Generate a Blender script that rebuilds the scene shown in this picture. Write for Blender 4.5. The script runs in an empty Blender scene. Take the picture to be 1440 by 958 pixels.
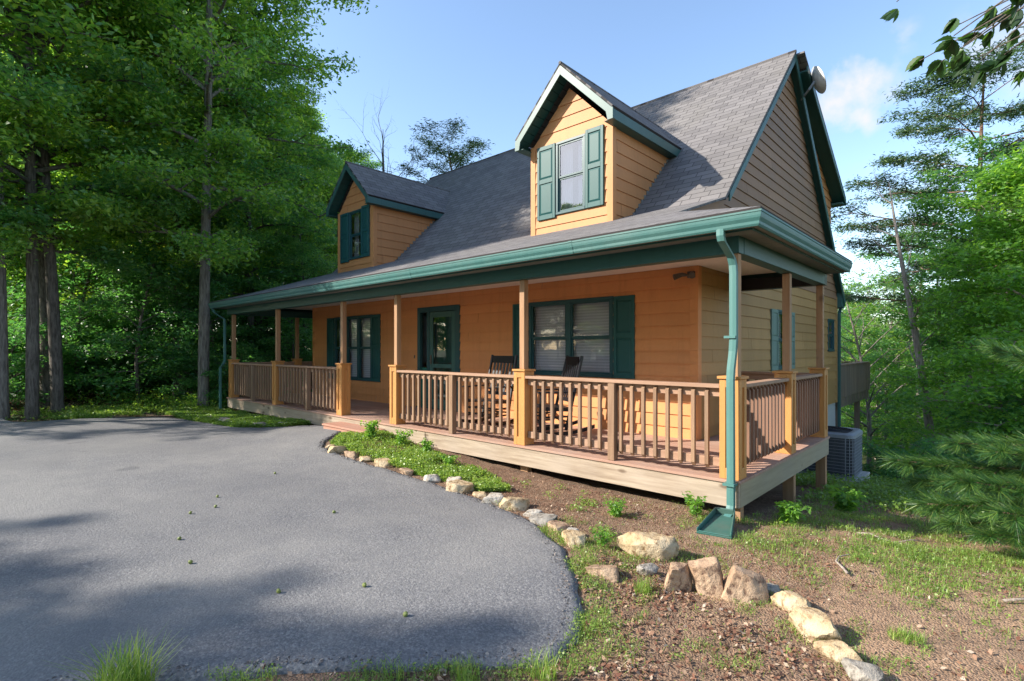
import bpy, math, random
import numpy as np
from mathutils import Vector, Matrix
R = math.radians
scene = bpy.context.scene
COL = scene.collection

# ------------------------------------------------------------ camera
CAM = Vector((1.875, -5.323, 1.295))
YAW = math.atan2(684.0, 742.0)
cd = bpy.data.cameras.new('camera'); cam = bpy.data.objects.new('camera', cd); COL.objects.link(cam)
cam.location = CAM; cam.rotation_euler = (R(90), 0, YAW)
cd.sensor_width = 36; cd.lens = 742.0 / 1440 * 36; cd.shift_y = 13.0 / 1440
cd.clip_start = .05; cd.clip_end = 2000
scene.camera = cam

# ------------------------------------------------------------ sun and sky
SUN = Vector((-.88, -1.0, .80)).normalized()          # towards the sun
elev = math.asin(SUN.z)
sd = bpy.data.lights.new('sun', 'SUN'); so = bpy.data.objects.new('sun', sd); COL.objects.link(so)
sd.energy = 4.3; sd.angle = R(.55); sd.color = (1.0, .93, .82)
so.rotation_euler = SUN.to_track_quat('Z', 'Y').to_euler()
so.location = (-20, -25, 25)
world = bpy.data.worlds.new('World'); scene.world = world; world.use_nodes = True
wn = world.node_tree; wn.nodes.clear()
sky = wn.nodes.new('ShaderNodeTexSky'); sky.sky_type = 'NISHITA'; sky.sun_disc = False
sky.sun_elevation = elev; sky.sun_rotation = math.atan2(SUN.x, SUN.y)
sky.air_density = 1.0; sky.dust_density = .6; sky.ozone_density = 1.6
bg = wn.nodes.new('ShaderNodeBackground'); bg.inputs[1].default_value = .15
wo = wn.nodes.new('ShaderNodeOutputWorld')
wn.links.new(sky.outputs[0], bg.inputs[0])
# clouds: soft puffs at fixed directions of the sky
tc = wn.nodes.new('ShaderNodeTexCoord')
nz = wn.nodes.new('ShaderNodeTexNoise'); nz.inputs['Scale'].default_value = 15; nz.inputs['Detail'].default_value = 7; nz.inputs['Roughness'].default_value = .55
wn.links.new(tc.outputs['Generated'], nz.inputs['Vector'])
def wmath(op, a, b=None, clamp=False):
    n = wn.nodes.new('ShaderNodeMath'); n.operation = op; n.use_clamp = clamp
    for i, v in enumerate((a, b)):
        if v is None: continue
        if isinstance(v, (int, float)): n.inputs[i].default_value = v
        else: wn.links.new(v, n.inputs[i])
    return n.outputs[0]
acc = None
for (d, rad, amp) in (((-.158, .909, .380), .062, 1.0), ((-.150, .915, .345), .042, .8), ((-.190, .905, .402), .030, .5), ((-.003, .919, .394), .06, .65),
                      ((-.100, .897, .431), .028, .4), ((.07, .92, .36), .08, .7), ((-.05, .96, .16), .16, .35), ((-.9, .3, .3), .12, .5), ((.5, .6, .5), .2, .8), ((-.3, -.8, .5), .2, .8)):
    v = Vector(d).normalized()
    n = wn.nodes.new('ShaderNodeVectorMath'); n.operation = 'DISTANCE'
    wn.links.new(tc.outputs['Generated'], n.inputs[0]); n.inputs[1].default_value = v
    q = wmath('DIVIDE', n.outputs['Value'], rad); q = wmath('SUBTRACT', 1.15, q, True); q = wmath('MULTIPLY', q, amp)
    acc = q if acc is None else wmath('MAXIMUM', acc, q)
m = wmath('ADD', acc, wmath('MULTIPLY', wmath('SUBTRACT', nz.outputs[0], .5), 2.4))
m = wmath('MULTIPLY', wmath('SUBTRACT', m, .12), 1.7, True)
m = wmath('MULTIPLY', m, wmath('MULTIPLY', acc, 2.2, True), True)
cb = wn.nodes.new('ShaderNodeBackground'); cb.inputs[0].default_value = (1, .97, .93, 1); cb.inputs[1].default_value = .44
mx = wn.nodes.new('ShaderNodeMixShader')
wn.links.new(wmath('MULTIPLY', m, .85), mx.inputs[0]); wn.links.new(bg.outputs[0], mx.inputs[1]); wn.links.new(cb.outputs[0], mx.inputs[2])
wn.links.new(mx.outputs[0], wo.inputs[0])
scene.view_settings.view_transform = 'Standard'; scene.view_settings.look = 'None'
scene.view_settings.exposure = 1.2; scene.view_settings.gamma = 1
scene.view_settings.use_curve_mapping = False
scene.cycles.max_bounces = 8; scene.cycles.transparent_max_bounces = 12; scene.cycles.diffuse_bounces = 4
scene.cycles.use_denoising = True

# ------------------------------------------------------------ materials
MATS = {}
class NT:
    def __init__(s, name):
        s.m = bpy.data.materials.new(name); s.m.use_nodes = True; s.t = s.m.node_tree
        s.b = s.t.nodes['Principled BSDF']; s.out = s.t.nodes['Material Output']; MATS[name] = s.m
    def n(s, typ, **kw):
        x = s.t.nodes.new(typ)
        for k, v in kw.items(): setattr(x, k, v)
        return x
    def l(s, a, b): s.t.links.new(a, b)
    def coord(s, kind='Object', scale=(1, 1, 1)):
        c = s.n('ShaderNodeTexCoord'); mp = s.n('ShaderNodeMapping'); mp.inputs['Scale'].default_value = scale
        s.l(c.outputs[kind], mp.inputs[0]); return mp.outputs[0]
    def noise(s, v, scale, detail=4, rough=.5):
        x = s.n('ShaderNodeTexNoise'); x.inputs['Scale'].default_value = scale; x.inputs['Detail'].default_value = detail; x.inputs['Roughness'].default_value = rough
        if v is not None: s.l(v, x.inputs['Vector'])
        return x.outputs[0]
    def ramp(s, f, stops):
        r = s.n('ShaderNodeValToRGB'); e = r.color_ramp.elements
        while len(e) < len(stops): e.new(.5)
        for i, (p, c) in enumerate(stops):
            e[i].position = p; e[i].color = (*c, 1) if len(c) == 3 else c
        s.l(f, r.inputs[0]); return r.outputs[0]
    def mix(s, f, a, b, mode='MIX'):
        x = s.n('ShaderNodeMix'); x.data_type = 'RGBA'; x.blend_type = mode
        for sock, v in ((x.inputs[0], f), (x.inputs[6], a), (x.inputs[7], b)):
            if isinstance(v, (int, float)): sock.default_value = v
            elif isinstance(v, tuple): sock.default_value = (*v, 1)
            else: s.l(v, sock)
        return x.outputs[2]
    def math(s, op, a, b=0, clamp=False):
        x = s.n('ShaderNodeMath', operation=op, use_clamp=clamp)
        for i, v in enumerate((a, b)):
            if isinstance(v, (int, float)): x.inputs[i].default_value = v
            else: s.l(v, x.inputs[i])
        return x.outputs[0]
    def attr(s, name='rnd'):
        a = s.n('ShaderNodeAttribute'); a.attribute_name = name; return a.outputs['Fac']
    def bump(s, h, strength=.3, dist=.01):
        b = s.n('ShaderNodeBump'); b.inputs['Strength'].default_value = strength; b.inputs['Distance'].default_value = dist
        s.l(h, b.inputs['Height']); s.l(b.outputs[0], s.b.inputs['Normal'])
    def set(s, col=None, rough=.6, spec=.5, metal=0):
        if col is not None:
            if isinstance(col, tuple): s.b.inputs['Base Color'].default_value = (*col, 1)
            else: s.l(col, s.b.inputs['Base Color'])
        if isinstance(rough, (int, float)): s.b.inputs['Roughness'].default_value = rough
        else: s.l(rough, s.b.inputs['Roughness'])
        s.b.inputs['Specular IOR Level'].default_value = spec; s.b.inputs['Metallic'].default_value = metal
        return s.m

def paint(name, col, var=.18, rough=.55, bump=.15, dirt=.25, dcol=None, streak=.3):
    t = NT(name); v = t.coord(scale=(1, 1, 1)); n1 = t.noise(v, 1.3, 5, .6); n2 = t.noise(v, 28, 4, .6)
    a = t.attr()
    lo = tuple(c * (1 - var) for c in col); hi = tuple(min(1, c * (1 + var)) for c in col)
    c = t.mix(a, lo, hi)
    dc = dcol or tuple(x * .55 for x in col)
    c = t.mix(t.math('MULTIPLY', t.ramp(n1, [(.45, (0, 0, 0)), (.75, (1, 1, 1))]), dirt), c, dc)
    c = t.mix(t.math('MULTIPLY', n2, .22), c, tuple(x * .5 for x in col))
    st = t.noise(t.coord(scale=(7, 7, .5)), 1.6, 4, .6); c = t.mix(t.math('MULTIPLY', t.ramp(st, [(.5, (0, 0, 0)), (.72, (1, 1, 1))]), streak), c, tuple(x * .62 for x in col))
    t.bump(n2, bump, .004); return t.set(c, rough, .35)
paint('siding_porch', (.66, .275, .100), .06, .6)
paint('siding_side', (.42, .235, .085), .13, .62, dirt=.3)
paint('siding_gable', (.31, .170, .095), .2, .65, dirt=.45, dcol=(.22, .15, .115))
paint('siding_dormer', (.57, .248, .092), .09, .6)
paint('trim_tan', (.60, .31, .10), .05, .6)
paint('wrap_tan', (.53, .245, .075), .07, .55)
paint('green_dark', (.022, .085, .080), .1, .45, .05, .2)
paint('green_trim', (.040, .115, .105), .1, .45, .05, .3, (.07, .13, .12))
paint('gutter_teal', (.050, .155, .145), .12, .5, .03, .35, (.16, .24, .22))
paint('downspout_teal', (.080, .20, .185), .06, .5, .08, .6, (.05, .16, .15))
paint('shutter_green', (.013, .083, .082), .1, .5, .03, .15)
paint('shutter_pale', (.16, .24, .20), .1, .6, .05, .3)
paint('soffit_grey', (.20, .20, .185), .08, .6)
paint('ceiling_bounce_tint', (.82, .76, .70), .04, .6)  # white ceiling, with the warm deck bounce tinted into its colour
paint('black_paint', (.012, .012, .016), .2, .35, .05, .1, (.03, .03, .035))
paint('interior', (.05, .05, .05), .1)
paint('ac_grey', (.25, .27, .30), .05, .5, .05)
paint('ac_dark', (.02, .022, .03), .1)
paint('concrete', (.38, .37, .35), .05, .85, .5)
paint('foundation', (.42, .43, .43), .05, .8, .5)
paint('dish_grey', (.74, .74, .72), .02, .4, .02, .1)
paint('splash_green', (.03, .12, .10), .05, .5, .08, .8, (.13, .11, .08))
paint('metal_bronze', (.10, .085, .07), .1, .4)
paint('frame_green', (.020, .075, .085), .05, .4, .03, .1)

def wood(name, axis, c0, c1, knots=True, cg=(.2, .18, .16)):
    t = NT(name); sc = [14, 14, 14]; sc[axis] = .9
    v = t.coord(scale=tuple(sc)); n1 = t.noise(v, 1.6, 6, .65)
    a = t.attr(); n3 = t.noise(t.coord(), 1.1, 3)
    c = t.mix(t.ramp(n1, [(.3, (0, 0, 0)), (.68, (1, 1, 1))]), c0, c1); c = t.mix(t.math('MULTIPLY', a, .35), c, tuple(x * .55 for x in c0))
    c = t.mix(t.math('MULTIPLY', t.ramp(n3, [(.4, (0, 0, 0)), (.7, (1, 1, 1))]), .5), c, cg)
    if knots:
        s2 = [3.2, 3.2, 5]; s2[axis] = 2.0
        vo = t.n('ShaderNodeTexVoronoi'); vo.inputs['Scale'].default_value = 1.0; t.l(t.coord(scale=tuple(s2)), vo.inputs['Vector'])
        c = t.mix(t.math('MULTIPLY', t.ramp(vo.outputs['Distance'], [(.0, (1, 1, 1)), (.10, (.8, .8, .8)), (.17, (0, 0, 0))]), .85), c, (.09, .05, .03))
    t.bump(n1, .4, .004); return t.set(c, .7, .25)
wood('rim_wood', 0, (.26, .19, .13), (.56, .455, .345), cg=(.36, .30, .245))
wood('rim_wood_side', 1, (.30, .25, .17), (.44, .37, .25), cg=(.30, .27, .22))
wood('post_wood', 2, (.34, .18, .09), (.50, .30, .165), cg=(.30, .19, .12))
wood('baluster_wood', 2, (.21, .120, .072), (.37, .235, .145), False, (.25, .17, .12))
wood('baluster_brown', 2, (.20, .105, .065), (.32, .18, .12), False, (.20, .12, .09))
wood('rail_wood', 0, (.31, .175, .110), (.47, .295, .20), False, (.34, .235, .17))
wood('deck_wood', 0, (.36, .20, .14), (.50, .31, .23), False, (.38, .29, .24))
wood('step_wood', 0, (.40, .19, .13), (.52, .29, .21), False, (.4, .28, .22))
wood('deck_grey', 2, (.22, .155, .11), (.37, .28, .21), False, (.2, .18, .16))

# shingles
t = NT('shingles'); v = t.coord('UV')
def shingle(vec):
    br = t.n('ShaderNodeTexBrick'); br.inputs['Scale'].default_value = 1; br.inputs['Brick Width'].default_value = .31; br.inputs['Row Height'].default_value = .142
    br.inputs['Mortar Size'].default_value = .007; br.inputs['Mortar Smooth'].default_value = .2; br.inputs['Bias'].default_value = 0
    br.offset = .37; br.inputs['Color1'].default_value = (.0, .0, .0, 1); br.inputs['Color2'].default_value = (1, 1, 1, 1); br.inputs['Mortar'].default_value = (.5, .5, .5, 1)
    t.l(vec, br.inputs['Vector']); return br
br = shingle(v)
w1 = t.noise(t.coord('UV'), .7, 4, .6); w2 = t.noise(t.coord('UV', (1, 1, 1)), 90, 3, .7)
c = t.mix(br.outputs['Color'], (.150, .139, .137), (.222, .206, .202))
c = t.mix(w2, t.mix(.35, c, (.05, .05, .055)), c)
c = t.mix(t.math('MULTIPLY', t.ramp(w1, [(.45, (0, 0, 0)), (.7, (1, 1, 1))]), .35), c, (.19, .175, .155))
c = t.mix(br.outputs['Fac'], c, (.06, .054, .054))
sep = t.n('ShaderNodeSeparateXYZ'); t.l(v, sep.inputs[0])
saw = t.math('FRACT', t.math('DIVIDE', sep.outputs[1], .142))
h = t.math('ADD', t.math('MULTIPLY', t.math('SUBTRACT', 1, saw), .8), t.math('MULTIPLY', w2, .35))
h = t.math('SUBTRACT', h, t.math('MULTIPLY', br.outputs['Fac'], .7))
t.bump(h, .55, .010); t.set(c, .9, .2)

# asphalt
t = NT('asphalt'); o = t.coord()
vo = t.n('ShaderNodeTexVoronoi'); vo.inputs['Scale'].default_value = 85; t.l(o, vo.inputs['Vector'])
vo2 = t.n('ShaderNodeTexVoronoi'); vo2.inputs['Scale'].default_value = 38; t.l(o, vo2.inputs['Vector'])
big = t.noise(o, .5, 5, .6); mid = t.noise(o, 3.2, 4, .65); fine = t.noise(o, 55, 4, .75)
sepc = t.n('ShaderNodeSeparateColor'); t.l(vo.outputs['Color'], sepc.inputs[0])
c = t.mix(t.ramp(sepc.outputs[0], [(.25, (0, 0, 0)), (.95, (1, 1, 1))]), (.16, .157, .163), (.275, .267, .265))
c = t.mix(t.math('MULTIPLY', t.ramp(fine, [(.45, (1, 1, 1)), (.62, (0, 0, 0))]), .5), c, (.065, .065, .072))
c = t.mix(t.math('MULTIPLY', t.ramp(big, [(.4, (0, 0, 0)), (.62, (1, 1, 1))]), .5), c, (.255, .243, .228))
c = t.mix(t.math('MULTIPLY', t.ramp(mid, [(.45, (0, 0, 0)), (.75, (1, 1, 1))]), .35), c, (.12, .12, .13))
wide = t.noise(t.coord(scale=(.35, .9, 1)), .8, 3, .5); c = t.mix(t.math('MULTIPLY', t.ramp(wide, [(.48, (0, 0, 0)), (.56, (1, 1, 1))]), .22), c, (.11, .108, .115))
spot = t.noise(o, 1.9, 2, .4); c = t.mix(t.math('MULTIPLY', t.ramp(spot, [(.70, (0, 0, 0)), (.74, (1, 1, 1))]), .4), c, (.07, .07, .075))
hh = t.math('ADD', t.math('MULTIPLY', vo.outputs['Distance'], -.6), t.math('MULTIPLY', vo2.outputs['Distance'], -.6)); hh = t.math('ADD', hh, fine)
t.bump(hh, .5, .009); t.set(c, .82, .3)

# ground
t = NT('soil'); o = t.coord()
vo = t.n('ShaderNodeTexVoronoi'); vo.inputs['Scale'].default_value = 75; t.l(o, vo.inputs['Vector'])
big = t.noise(o, .55, 5, .6); mid = t.noise(o, 5, 5, .7); fine = t.noise(o, 60, 4, .7)
sepc = t.n('ShaderNodeSeparateColor'); t.l(vo.outputs['Color'], sepc.inputs[0])
c = t.mix(sepc.outputs[0], (.115, .068, .044), (.34, .215, .145))
c = t.mix(t.math('MULTIPLY', t.ramp(mid, [(.4, (1, 1, 1)), (.6, (0, 0, 0))]), .6), c, (.085, .058, .040))
c = t.mix(t.math('MULTIPLY', t.ramp(big, [(.45, (0, 0, 0)), (.6, (1, 1, 1))]), .5), c, (.30, .21, .14))
c = t.mix(t.math('MULTIPLY', fine, .35), c, (.09, .065, .05))
c = t.mix(t.math('MULTIPLY', t.attr('bare'), t.ramp(mid, [(.35, (.35, .35, .35)), (.6, (.9, .9, .9))])), c, t.mix(t.ramp(fine, [(.35, (0, 0, 0)), (.65, (1, 1, 1))]), (.20, .125, .078), (.45, .30, .195)))
ga = t.attr('wood')                                   # forest floor: dark leaf mould with low green
c = t.mix(ga, c, t.mix(t.ramp(mid, [(.4, (0, 0, 0)), (.6, (1, 1, 1))]), (.060, .042, .022), (.045, .085, .022)))
hh = t.math('ADD', t.math('MULTIPLY', vo.outputs['Distance'], -.8), mid)
t.bump(hh, .7, .018); t.set(c, .95, .15)

# rocks
def rockmat(name, a, b, d):
    t = NT(name); o = t.coord('Object'); n1 = t.noise(o, 3.5, 6, .65); n2 = t.noise(o, 16, 5, .7)
    c = t.mix(t.ramp(n1, [(.38, (0, 0, 0)), (.62, (1, 1, 1))]), a, b)
    c = t.mix(t.ramp(n2, [(.36, (1, 1, 1)), (.48, (0, 0, 0))]), c, d); t.bump(n2, .8, .03); t.set(c, .85, .25)
rockmat('rock_tan', (.40, .28, .15), (.54, .43, .29), (.22, .14, .075))
rockmat('rock_grey', (.22, .20, .175), (.38, .34, .29), (.12, .10, .08))
rockmat('rock_rust', (.30, .19, .12), (.48, .34, .23), (.14, .08, .055))
rockmat('rock_white', (.40, .35, .29), (.56, .51, .44), (.25, .20, .15))

def bark(name, a, b):
    t = NT(name); n1 = t.noise(t.coord('Object', (9, 9, 1.6)), 2.2, 6, .7); n2 = t.noise(t.coord(), .8, 3)
    c = t.mix(t.ramp(n1, [(.38, (0, 0, 0)), (.6, (1, 1, 1))]), a, b); c = t.mix(t.math('MULTIPLY', n2, .4), c, a)
    t.bump(n1, 1, .03); t.set(c, .9, .2)
bark('bark_grey', (.10, .088, .075), (.29, .26, .225))
bark('bark_dark', (.065, .055, .045), (.19, .165, .14))
bark('bark_pale', (.24, .19, .155), (.46, .39, .34))
bark('bark_pine', (.10, .060, .045), (.27, .17, .125))

def leafmat(name, stops, tr, trf=.35, rough=.42, spec=.5):
    t = NT(name); a = t.attr()
    c = t.ramp(a, stops)
    t.set(c, rough, spec)
    tl = t.n('ShaderNodeBsdfTranslucent'); mxs = t.n('ShaderNodeMixShader'); mxs.inputs[0].default_value = trf
    t.l(t.mix(1.0, c, tr, 'MULTIPLY'), tl.inputs[0]); t.l(t.b.outputs[0], mxs.inputs[1]); t.l(tl.outputs[0], mxs.inputs[2]); t.l(mxs.outputs[0], t.out.inputs[0])
leafmat('leaf_oak', [(0, (.045, .14, .042)), (.45, (.115, .25, .048)), (1, (.31, .43, .075))], (2.6, 2.3, 1.0), .52, .36, .7)
leafmat('leaf_mid', [(0, (.042, .14, .058)), (.5, (.085, .21, .070)), (1, (.19, .33, .09))], (2.6, 2.4, 1.2), .52, .36, .7)
leafmat('leaf_dark', [(0, (.034, .115, .05)), (.5, (.060, .17, .058)), (1, (.12, .25, .065))], (2.6, 2.6, 1.3), .46)
leafmat('leaf_bough', [(0, (.016, .045, .016)), (.6, (.035, .085, .022)), (1, (.07, .14, .03))], (2.4, 2.4, 1.2), .35)  # leaf colour darkened so the bough reads as a silhouette
leafmat('leaf_maple', [(0, (.060, .16, .035)), (.5, (.115, .26, .045)), (1, (.22, .39, .065))], (2.6, 2.3, 1.0), .48)
leafmat('leaf_pine', [(0, (.035, .085, .038)), (.5, (.065, .13, .045)), (1, (.13, .19, .055))], (1.6, 1.7, 1.2), .2)
leafmat('grass', [(0, (.08, .15, .025)), (.5, (.16, .27, .045)), (1, (.33, .39, .11))], (2.2, 2.2, 1.2), .35)
leafmat('needles', [(0, (.020, .075, .020)), (.6, (.045, .13, .028)), (1, (.16, .25, .04))], (1.6, 1.7, 1.2), .2)
leafmat('dead_leaf', [(0, (.12, .050, .032)), (.45, (.25, .125, .080)), (.85, (.36, .24, .16)), (1, (.50, .42, .33))], (1.3, 1.1, 1), .15, .7, .2)
t = NT('grit'); t.set(t.ramp(t.attr(), [(0, (.05, .045, .045)), (.6, (.16, .13, .12)), (1, (.34, .30, .27))]), .9)
t = NT('nut_green'); t.set(t.mix(t.noise(t.coord(), 30), (.10, .12, .03), (.22, .26, .06)), .6)

# glass: mirror-like at a glance, clear behind
def glass(name, refl=.16, tint=(1, 1, 1), fm=1.3):
    t = NT(name); tr = t.n('ShaderNodeBsdfTransparent'); tr.inputs[0].default_value = (*tint, 1)
    gl = t.n('ShaderNodeBsdfGlossy'); gl.inputs['Roughness'].default_value = .015; gl.inputs[0].default_value = (.95, .97, 1, 1)
    nb = t.n('ShaderNodeBump'); nb.inputs['Strength'].default_value = .04; nb.inputs['Distance'].default_value = .02
    t.l(t.noise(t.coord(), 1.7, 2), nb.inputs['Height']); t.l(nb.outputs[0], gl.inputs['Normal'])
    fr = t.n('ShaderNodeFresnel'); fr.inputs[0].default_value = 1.5
    f = t.math('ADD', t.math('MULTIPLY', fr.outputs[0], fm), refl, True)
    mxs = t.n('ShaderNodeMixShader'); t.l(f, mxs.inputs[0]); t.l(tr.outputs[0], mxs.inputs[1]); t.l(gl.outputs[0], mxs.inputs[2]); t.l(mxs.outputs[0], t.out.inputs[0])
glass('glass', .10, (.75, .77, .8))
glass('glass_screen', .03, (.80, .80, .86), .8)
t = NT('blinds'); wv = t.n('ShaderNodeTexWave'); wv.bands_direction = 'Z'; wv.inputs['Scale'].default_value = 6.4; t.l(t.coord(), wv.inputs[0])
t.set(t.mix(wv.outputs[0], (.55, .54, .52), (.78, .76, .73)), .8)
paint('curtain', (.55, .54, .56), .05, .9)
paint('door_green', (.015, .12, .095), .05, .4)

# ------------------------------------------------------------ mesh helpers
class MB:
    def __init__(s, M=None):
        s.v = []; s.f = []; s.r = []; s.uv = []; s.M = M; s.g = random.Random(5)
    def pts(s, P):
        i = len(s.v)
        for p in P:
            p = Vector(p)
            s.v.append(tuple(s.M @ p) if s.M else tuple(p))
        return i
    def face(s, P, rnd=None, uv=None):
        i = s.pts(P); s.f.append(tuple(range(i, i + len(P)))); s.r.append(s.g.random() if rnd is None else rnd); s.uv.append(uv)
    def box(s, x0, x1, y0, y1, z0, z1, rnd=None):
        s.hexa([(x0, y0, z0), (x1, y0, z0), (x1, y1, z0), (x0, y1, z0), (x0, y0, z1), (x1, y0, z1), (x1, y1, z1), (x0, y1, z1)], rnd)
    def hexa(s, P, rnd=None):
        i = s.pts(P); rnd = s.g.random() if rnd is None else rnd
        for q in ((3, 2, 1, 0), (4, 5, 6, 7), (0, 1, 5, 4), (1, 2, 6, 5), (2, 3, 7, 6), (3, 0, 4, 7)):
            s.f.append(tuple(i + k for k in q)); s.r.append(rnd); s.uv.append(None)
    def prism(s, poly, vec, rnd=None):
        n = len(poly); vec = Vector(vec); rnd = s.g.random() if rnd is None else rnd
        i = s.pts(list(poly) + [Vector(p) + vec for p in poly])
        s.f.append(tuple(i + k for k in range(n))[::-1]); s.f.append(tuple(i + n + k for k in range(n)))
        for k in range(n): s.f.append((i + k, i + (k + 1) % n, i + n + (k + 1) % n, i + n + k))
        s.r += [rnd] * (n + 2); s.uv += [None] * (n + 2)
    def beam(s, a, b, w, h, up=(0, 0, 1), rnd=None):
        a = Vector(a); b = Vector(b); d = (b - a).normalized(); sd_ = d.cross(Vector(up)).normalized(); u = sd_.cross(d)
        P = [a - sd_ * w / 2 - u * h / 2, a + sd_ * w / 2 - u * h / 2, a + sd_ * w / 2 + u * h / 2, a - sd_ * w / 2 + u * h / 2]
        s.prism(P, b - a, rnd)
    def tube(s, P, rad, n=8, rnd=None, cap=True):
        P = [Vector(p) for p in P]; rnd = s.g.random() if rnd is None else rnd
        i0 = len(s.v); ref = Vector((.13, .31, .94))
        for k, p in enumerate(P):
            d = (P[min(k + 1, len(P) - 1)] - P[max(k - 1, 0)]).normalized()
            if abs(d.dot(ref)) > .98: ref = Vector((1, 0, 0))
            a = d.cross(ref).normalized(); b = d.cross(a)
            r_ = rad[k] if isinstance(rad, (list, tuple)) else rad
            s.pts([p + (a * math.cos(2 * math.pi * q / n) + b * math.sin(2 * math.pi * q / n)) * r_ for q in range(n)])
        for k in range(len(P) - 1):
            for q in range(n):
                s.f.append((i0 + k * n + q, i0 + k * n + (q + 1) % n, i0 + (k + 1) * n + (q + 1) % n, i0 + (k + 1) * n + q)); s.r.append(rnd); s.uv.append(None)
        if cap:
            s.f.append(tuple(i0 + q for q in range(n))[::-1]); s.f.append(tuple(i0 + (len(P) - 1) * n + q for q in range(n))); s.r += [rnd] * 2; s.uv += [None] * 2
    def build(s, name, mat, parent=None, smooth=False, bevel=0):
        me = bpy.data.meshes.new(name); me.from_pydata(s.v, [], s.f); me.materials.append(MATS[mat])
        a = me.attributes.new('rnd', 'FLOAT', 'FACE'); a.data.foreach_set('value', s.r)
        if any(u is not None for u in s.uv):
            ul = me.uv_layers.new(name='UVMap'); k = 0
            for fi, f in enumerate(s.f):
                for q in range(len(f)):
                    if s.uv[fi]: ul.data[k].uv = s.uv[fi][q]
                    k += 1
        if smooth: me.polygons.foreach_set('use_smooth', [True] * len(s.f))
        me.update()
        o = bpy.data.objects.new(name, me); COL.objects.link(o)
        if parent: o.parent = parent
        if bevel:
            b = o.modifiers.new('bevel', 'BEVEL'); b.width = bevel; b.segments = 1; b.limit_method = 'ANGLE'
        return o
def tag(o, label=None, cat=None, group=None, kind=None):
    if label: o['label'] = label
    if cat: o['category'] = cat
    if group: o['group'] = group
    if kind: o['kind'] = kind
    return o
def empty(name, loc=(0, 0, 0), rz=0):
    o = bpy.data.objects.new(name, None); COL.objects.link(o); o.location = loc; o.rotation_euler = (0, 0, rz); o.empty_display_size = .2
    return o
def npmesh(name, verts, nv, rnd, mat, parent=None, smooth=False):
    """verts (N,nv,3) -> N faces of nv corners."""
    N = verts.shape[0]; me = bpy.data.meshes.new(name)
    me.vertices.add(N * nv); me.vertices.foreach_set('co', verts.reshape(-1).astype(np.float32))
    me.loops.add(N * nv); me.loops.foreach_set('vertex_index', np.arange(N * nv, dtype=np.int32))
    me.polygons.add(N); me.polygons.foreach_set('loop_start', np.arange(0, N * nv, nv, dtype=np.int32))
    try: me.polygons.foreach_set('loop_total', np.full(N, nv, dtype=np.int32))
    except Exception: pass
    me.materials.append(MATS[mat]); me.update(calc_edges=True)
    a = me.attributes.new('rnd', 'FLOAT', 'FACE'); a.data.foreach_set('value', rnd.astype(np.float32))
    if parent == 'mesh': return me
    o = bpy.data.objects.new(name, me); COL.objects.link(o)
    if parent: o.parent = parent
    return o

# ------------------------------------------------------------ terrain
def sm(a, b, t):
    u = np.clip((t - a) / (b - a), 0, 1); return u * u * (3 - 2 * u)
def vnoise(x, y, seed=0):
    xi = np.floor(x).astype(int); yi = np.floor(y).astype(int); fx = x - xi; fy = y - yi
    def h(a, b):
        n = (a * 374761393 + b * 668265263 + seed * 974634777) & 0xffffffff
        n = ((n ^ (n >> 13)) * 1274126177) & 0xffffffff
        return ((n ^ (n >> 16)) & 0xffff) / 65535.0
    fx = fx * fx * (3 - 2 * fx); fy = fy * fy * (3 - 2 * fy)
    return (h(xi, yi) * (1 - fx) + h(xi + 1, yi) * fx) * (1 - fy) + (h(xi, yi + 1) * (1 - fx) + h(xi + 1, yi + 1) * fx) * fy
def g(x, y):
    x = np.asarray(x, float); y = np.asarray(y, float)
    z = -.40 + .2 * np.exp(-((x + 6.5) / 3) ** 2 - ((y + .2) / 1.3) ** 2)
    s = np.maximum(sm(-5, -1, x), sm(9, 17, y) * sm(-19, -9, x))
    drop = .115 * np.maximum(y, 0) + .26 * np.maximum(y - 6.2, 0)
    z = z - s * np.minimum(drop, 7.0)
    z = z - .10 * np.minimum(np.maximum(x - 3.5, 0), 30) * sm(-4, 4, y)
    z = z + .025 * np.minimum(np.maximum(-14.5 - x, 0), 60)
    return z
def gz(x, y): return float(g(x, y))
DRIVE = [(-19, -6.5), (-17.5, -4.6), (-14.8, -4.15), (-14.4, -2.9), (-13.2, -1.6), (-11.5, -1.25), (-9.96, -1.1), (-8.9, -.65), (-8.36, -.24), (-7.9, -.16), (-7.15, -.16), (-6.75, -.55), (-6.45, -.95), (-6.1, -1.17),
         (-5.55, -1.25), (-4.6, -1.26), (-3.35, -1.24), (-2.66, -1.27), (-2.09, -1.32), (-1.6, -1.43), (-1.1, -1.65), (-.58, -2.05), (-.24, -2.46), (-.03, -2.76), (.03, -2.97), (-.02, -3.2),
         (-.25, -3.42), (-.5, -3.66), (-.87, -4.05), (-1.2, -4.45), (-1.8, -5.3), (-3, -7.5), (-7, -9.5), (-13, -9.5), (-18, -8.5)]
DP = np.array(DRIVE)
def in_drive(x, y, grow=0.0):
    x = np.asarray(x, float); y = np.asarray(y, float); c = np.array((-6, -4.0))
    P = c + (DP - c) * 1.0; ins = np.zeros(x.shape, bool); n = len(P)
    for i in range(n):
        x0, y0 = P[i]; x1, y1 = P[(i + 1) % n]
        cnd = ((y0 > y) != (y1 > y)); ins ^= cnd & (x < (x1 - x0) * (y - y0) / (y1 - y0 + 1e-12) + x0)
    if grow:
        d = np.full(x.shape, 1e9)
        for i in range(n):
            a = P[i]; b = P[(i + 1) % n]; ab = b - a; tt = np.clip(((x - a[0]) * ab[0] + (y - a[1]) * ab[1]) / (ab @ ab), 0, 1)
            d = np.minimum(d, np.hypot(x - a[0] - tt * ab[0], y - a[1] - tt * ab[1]))
        ins = ins | (d < grow)
    return ins
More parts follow.
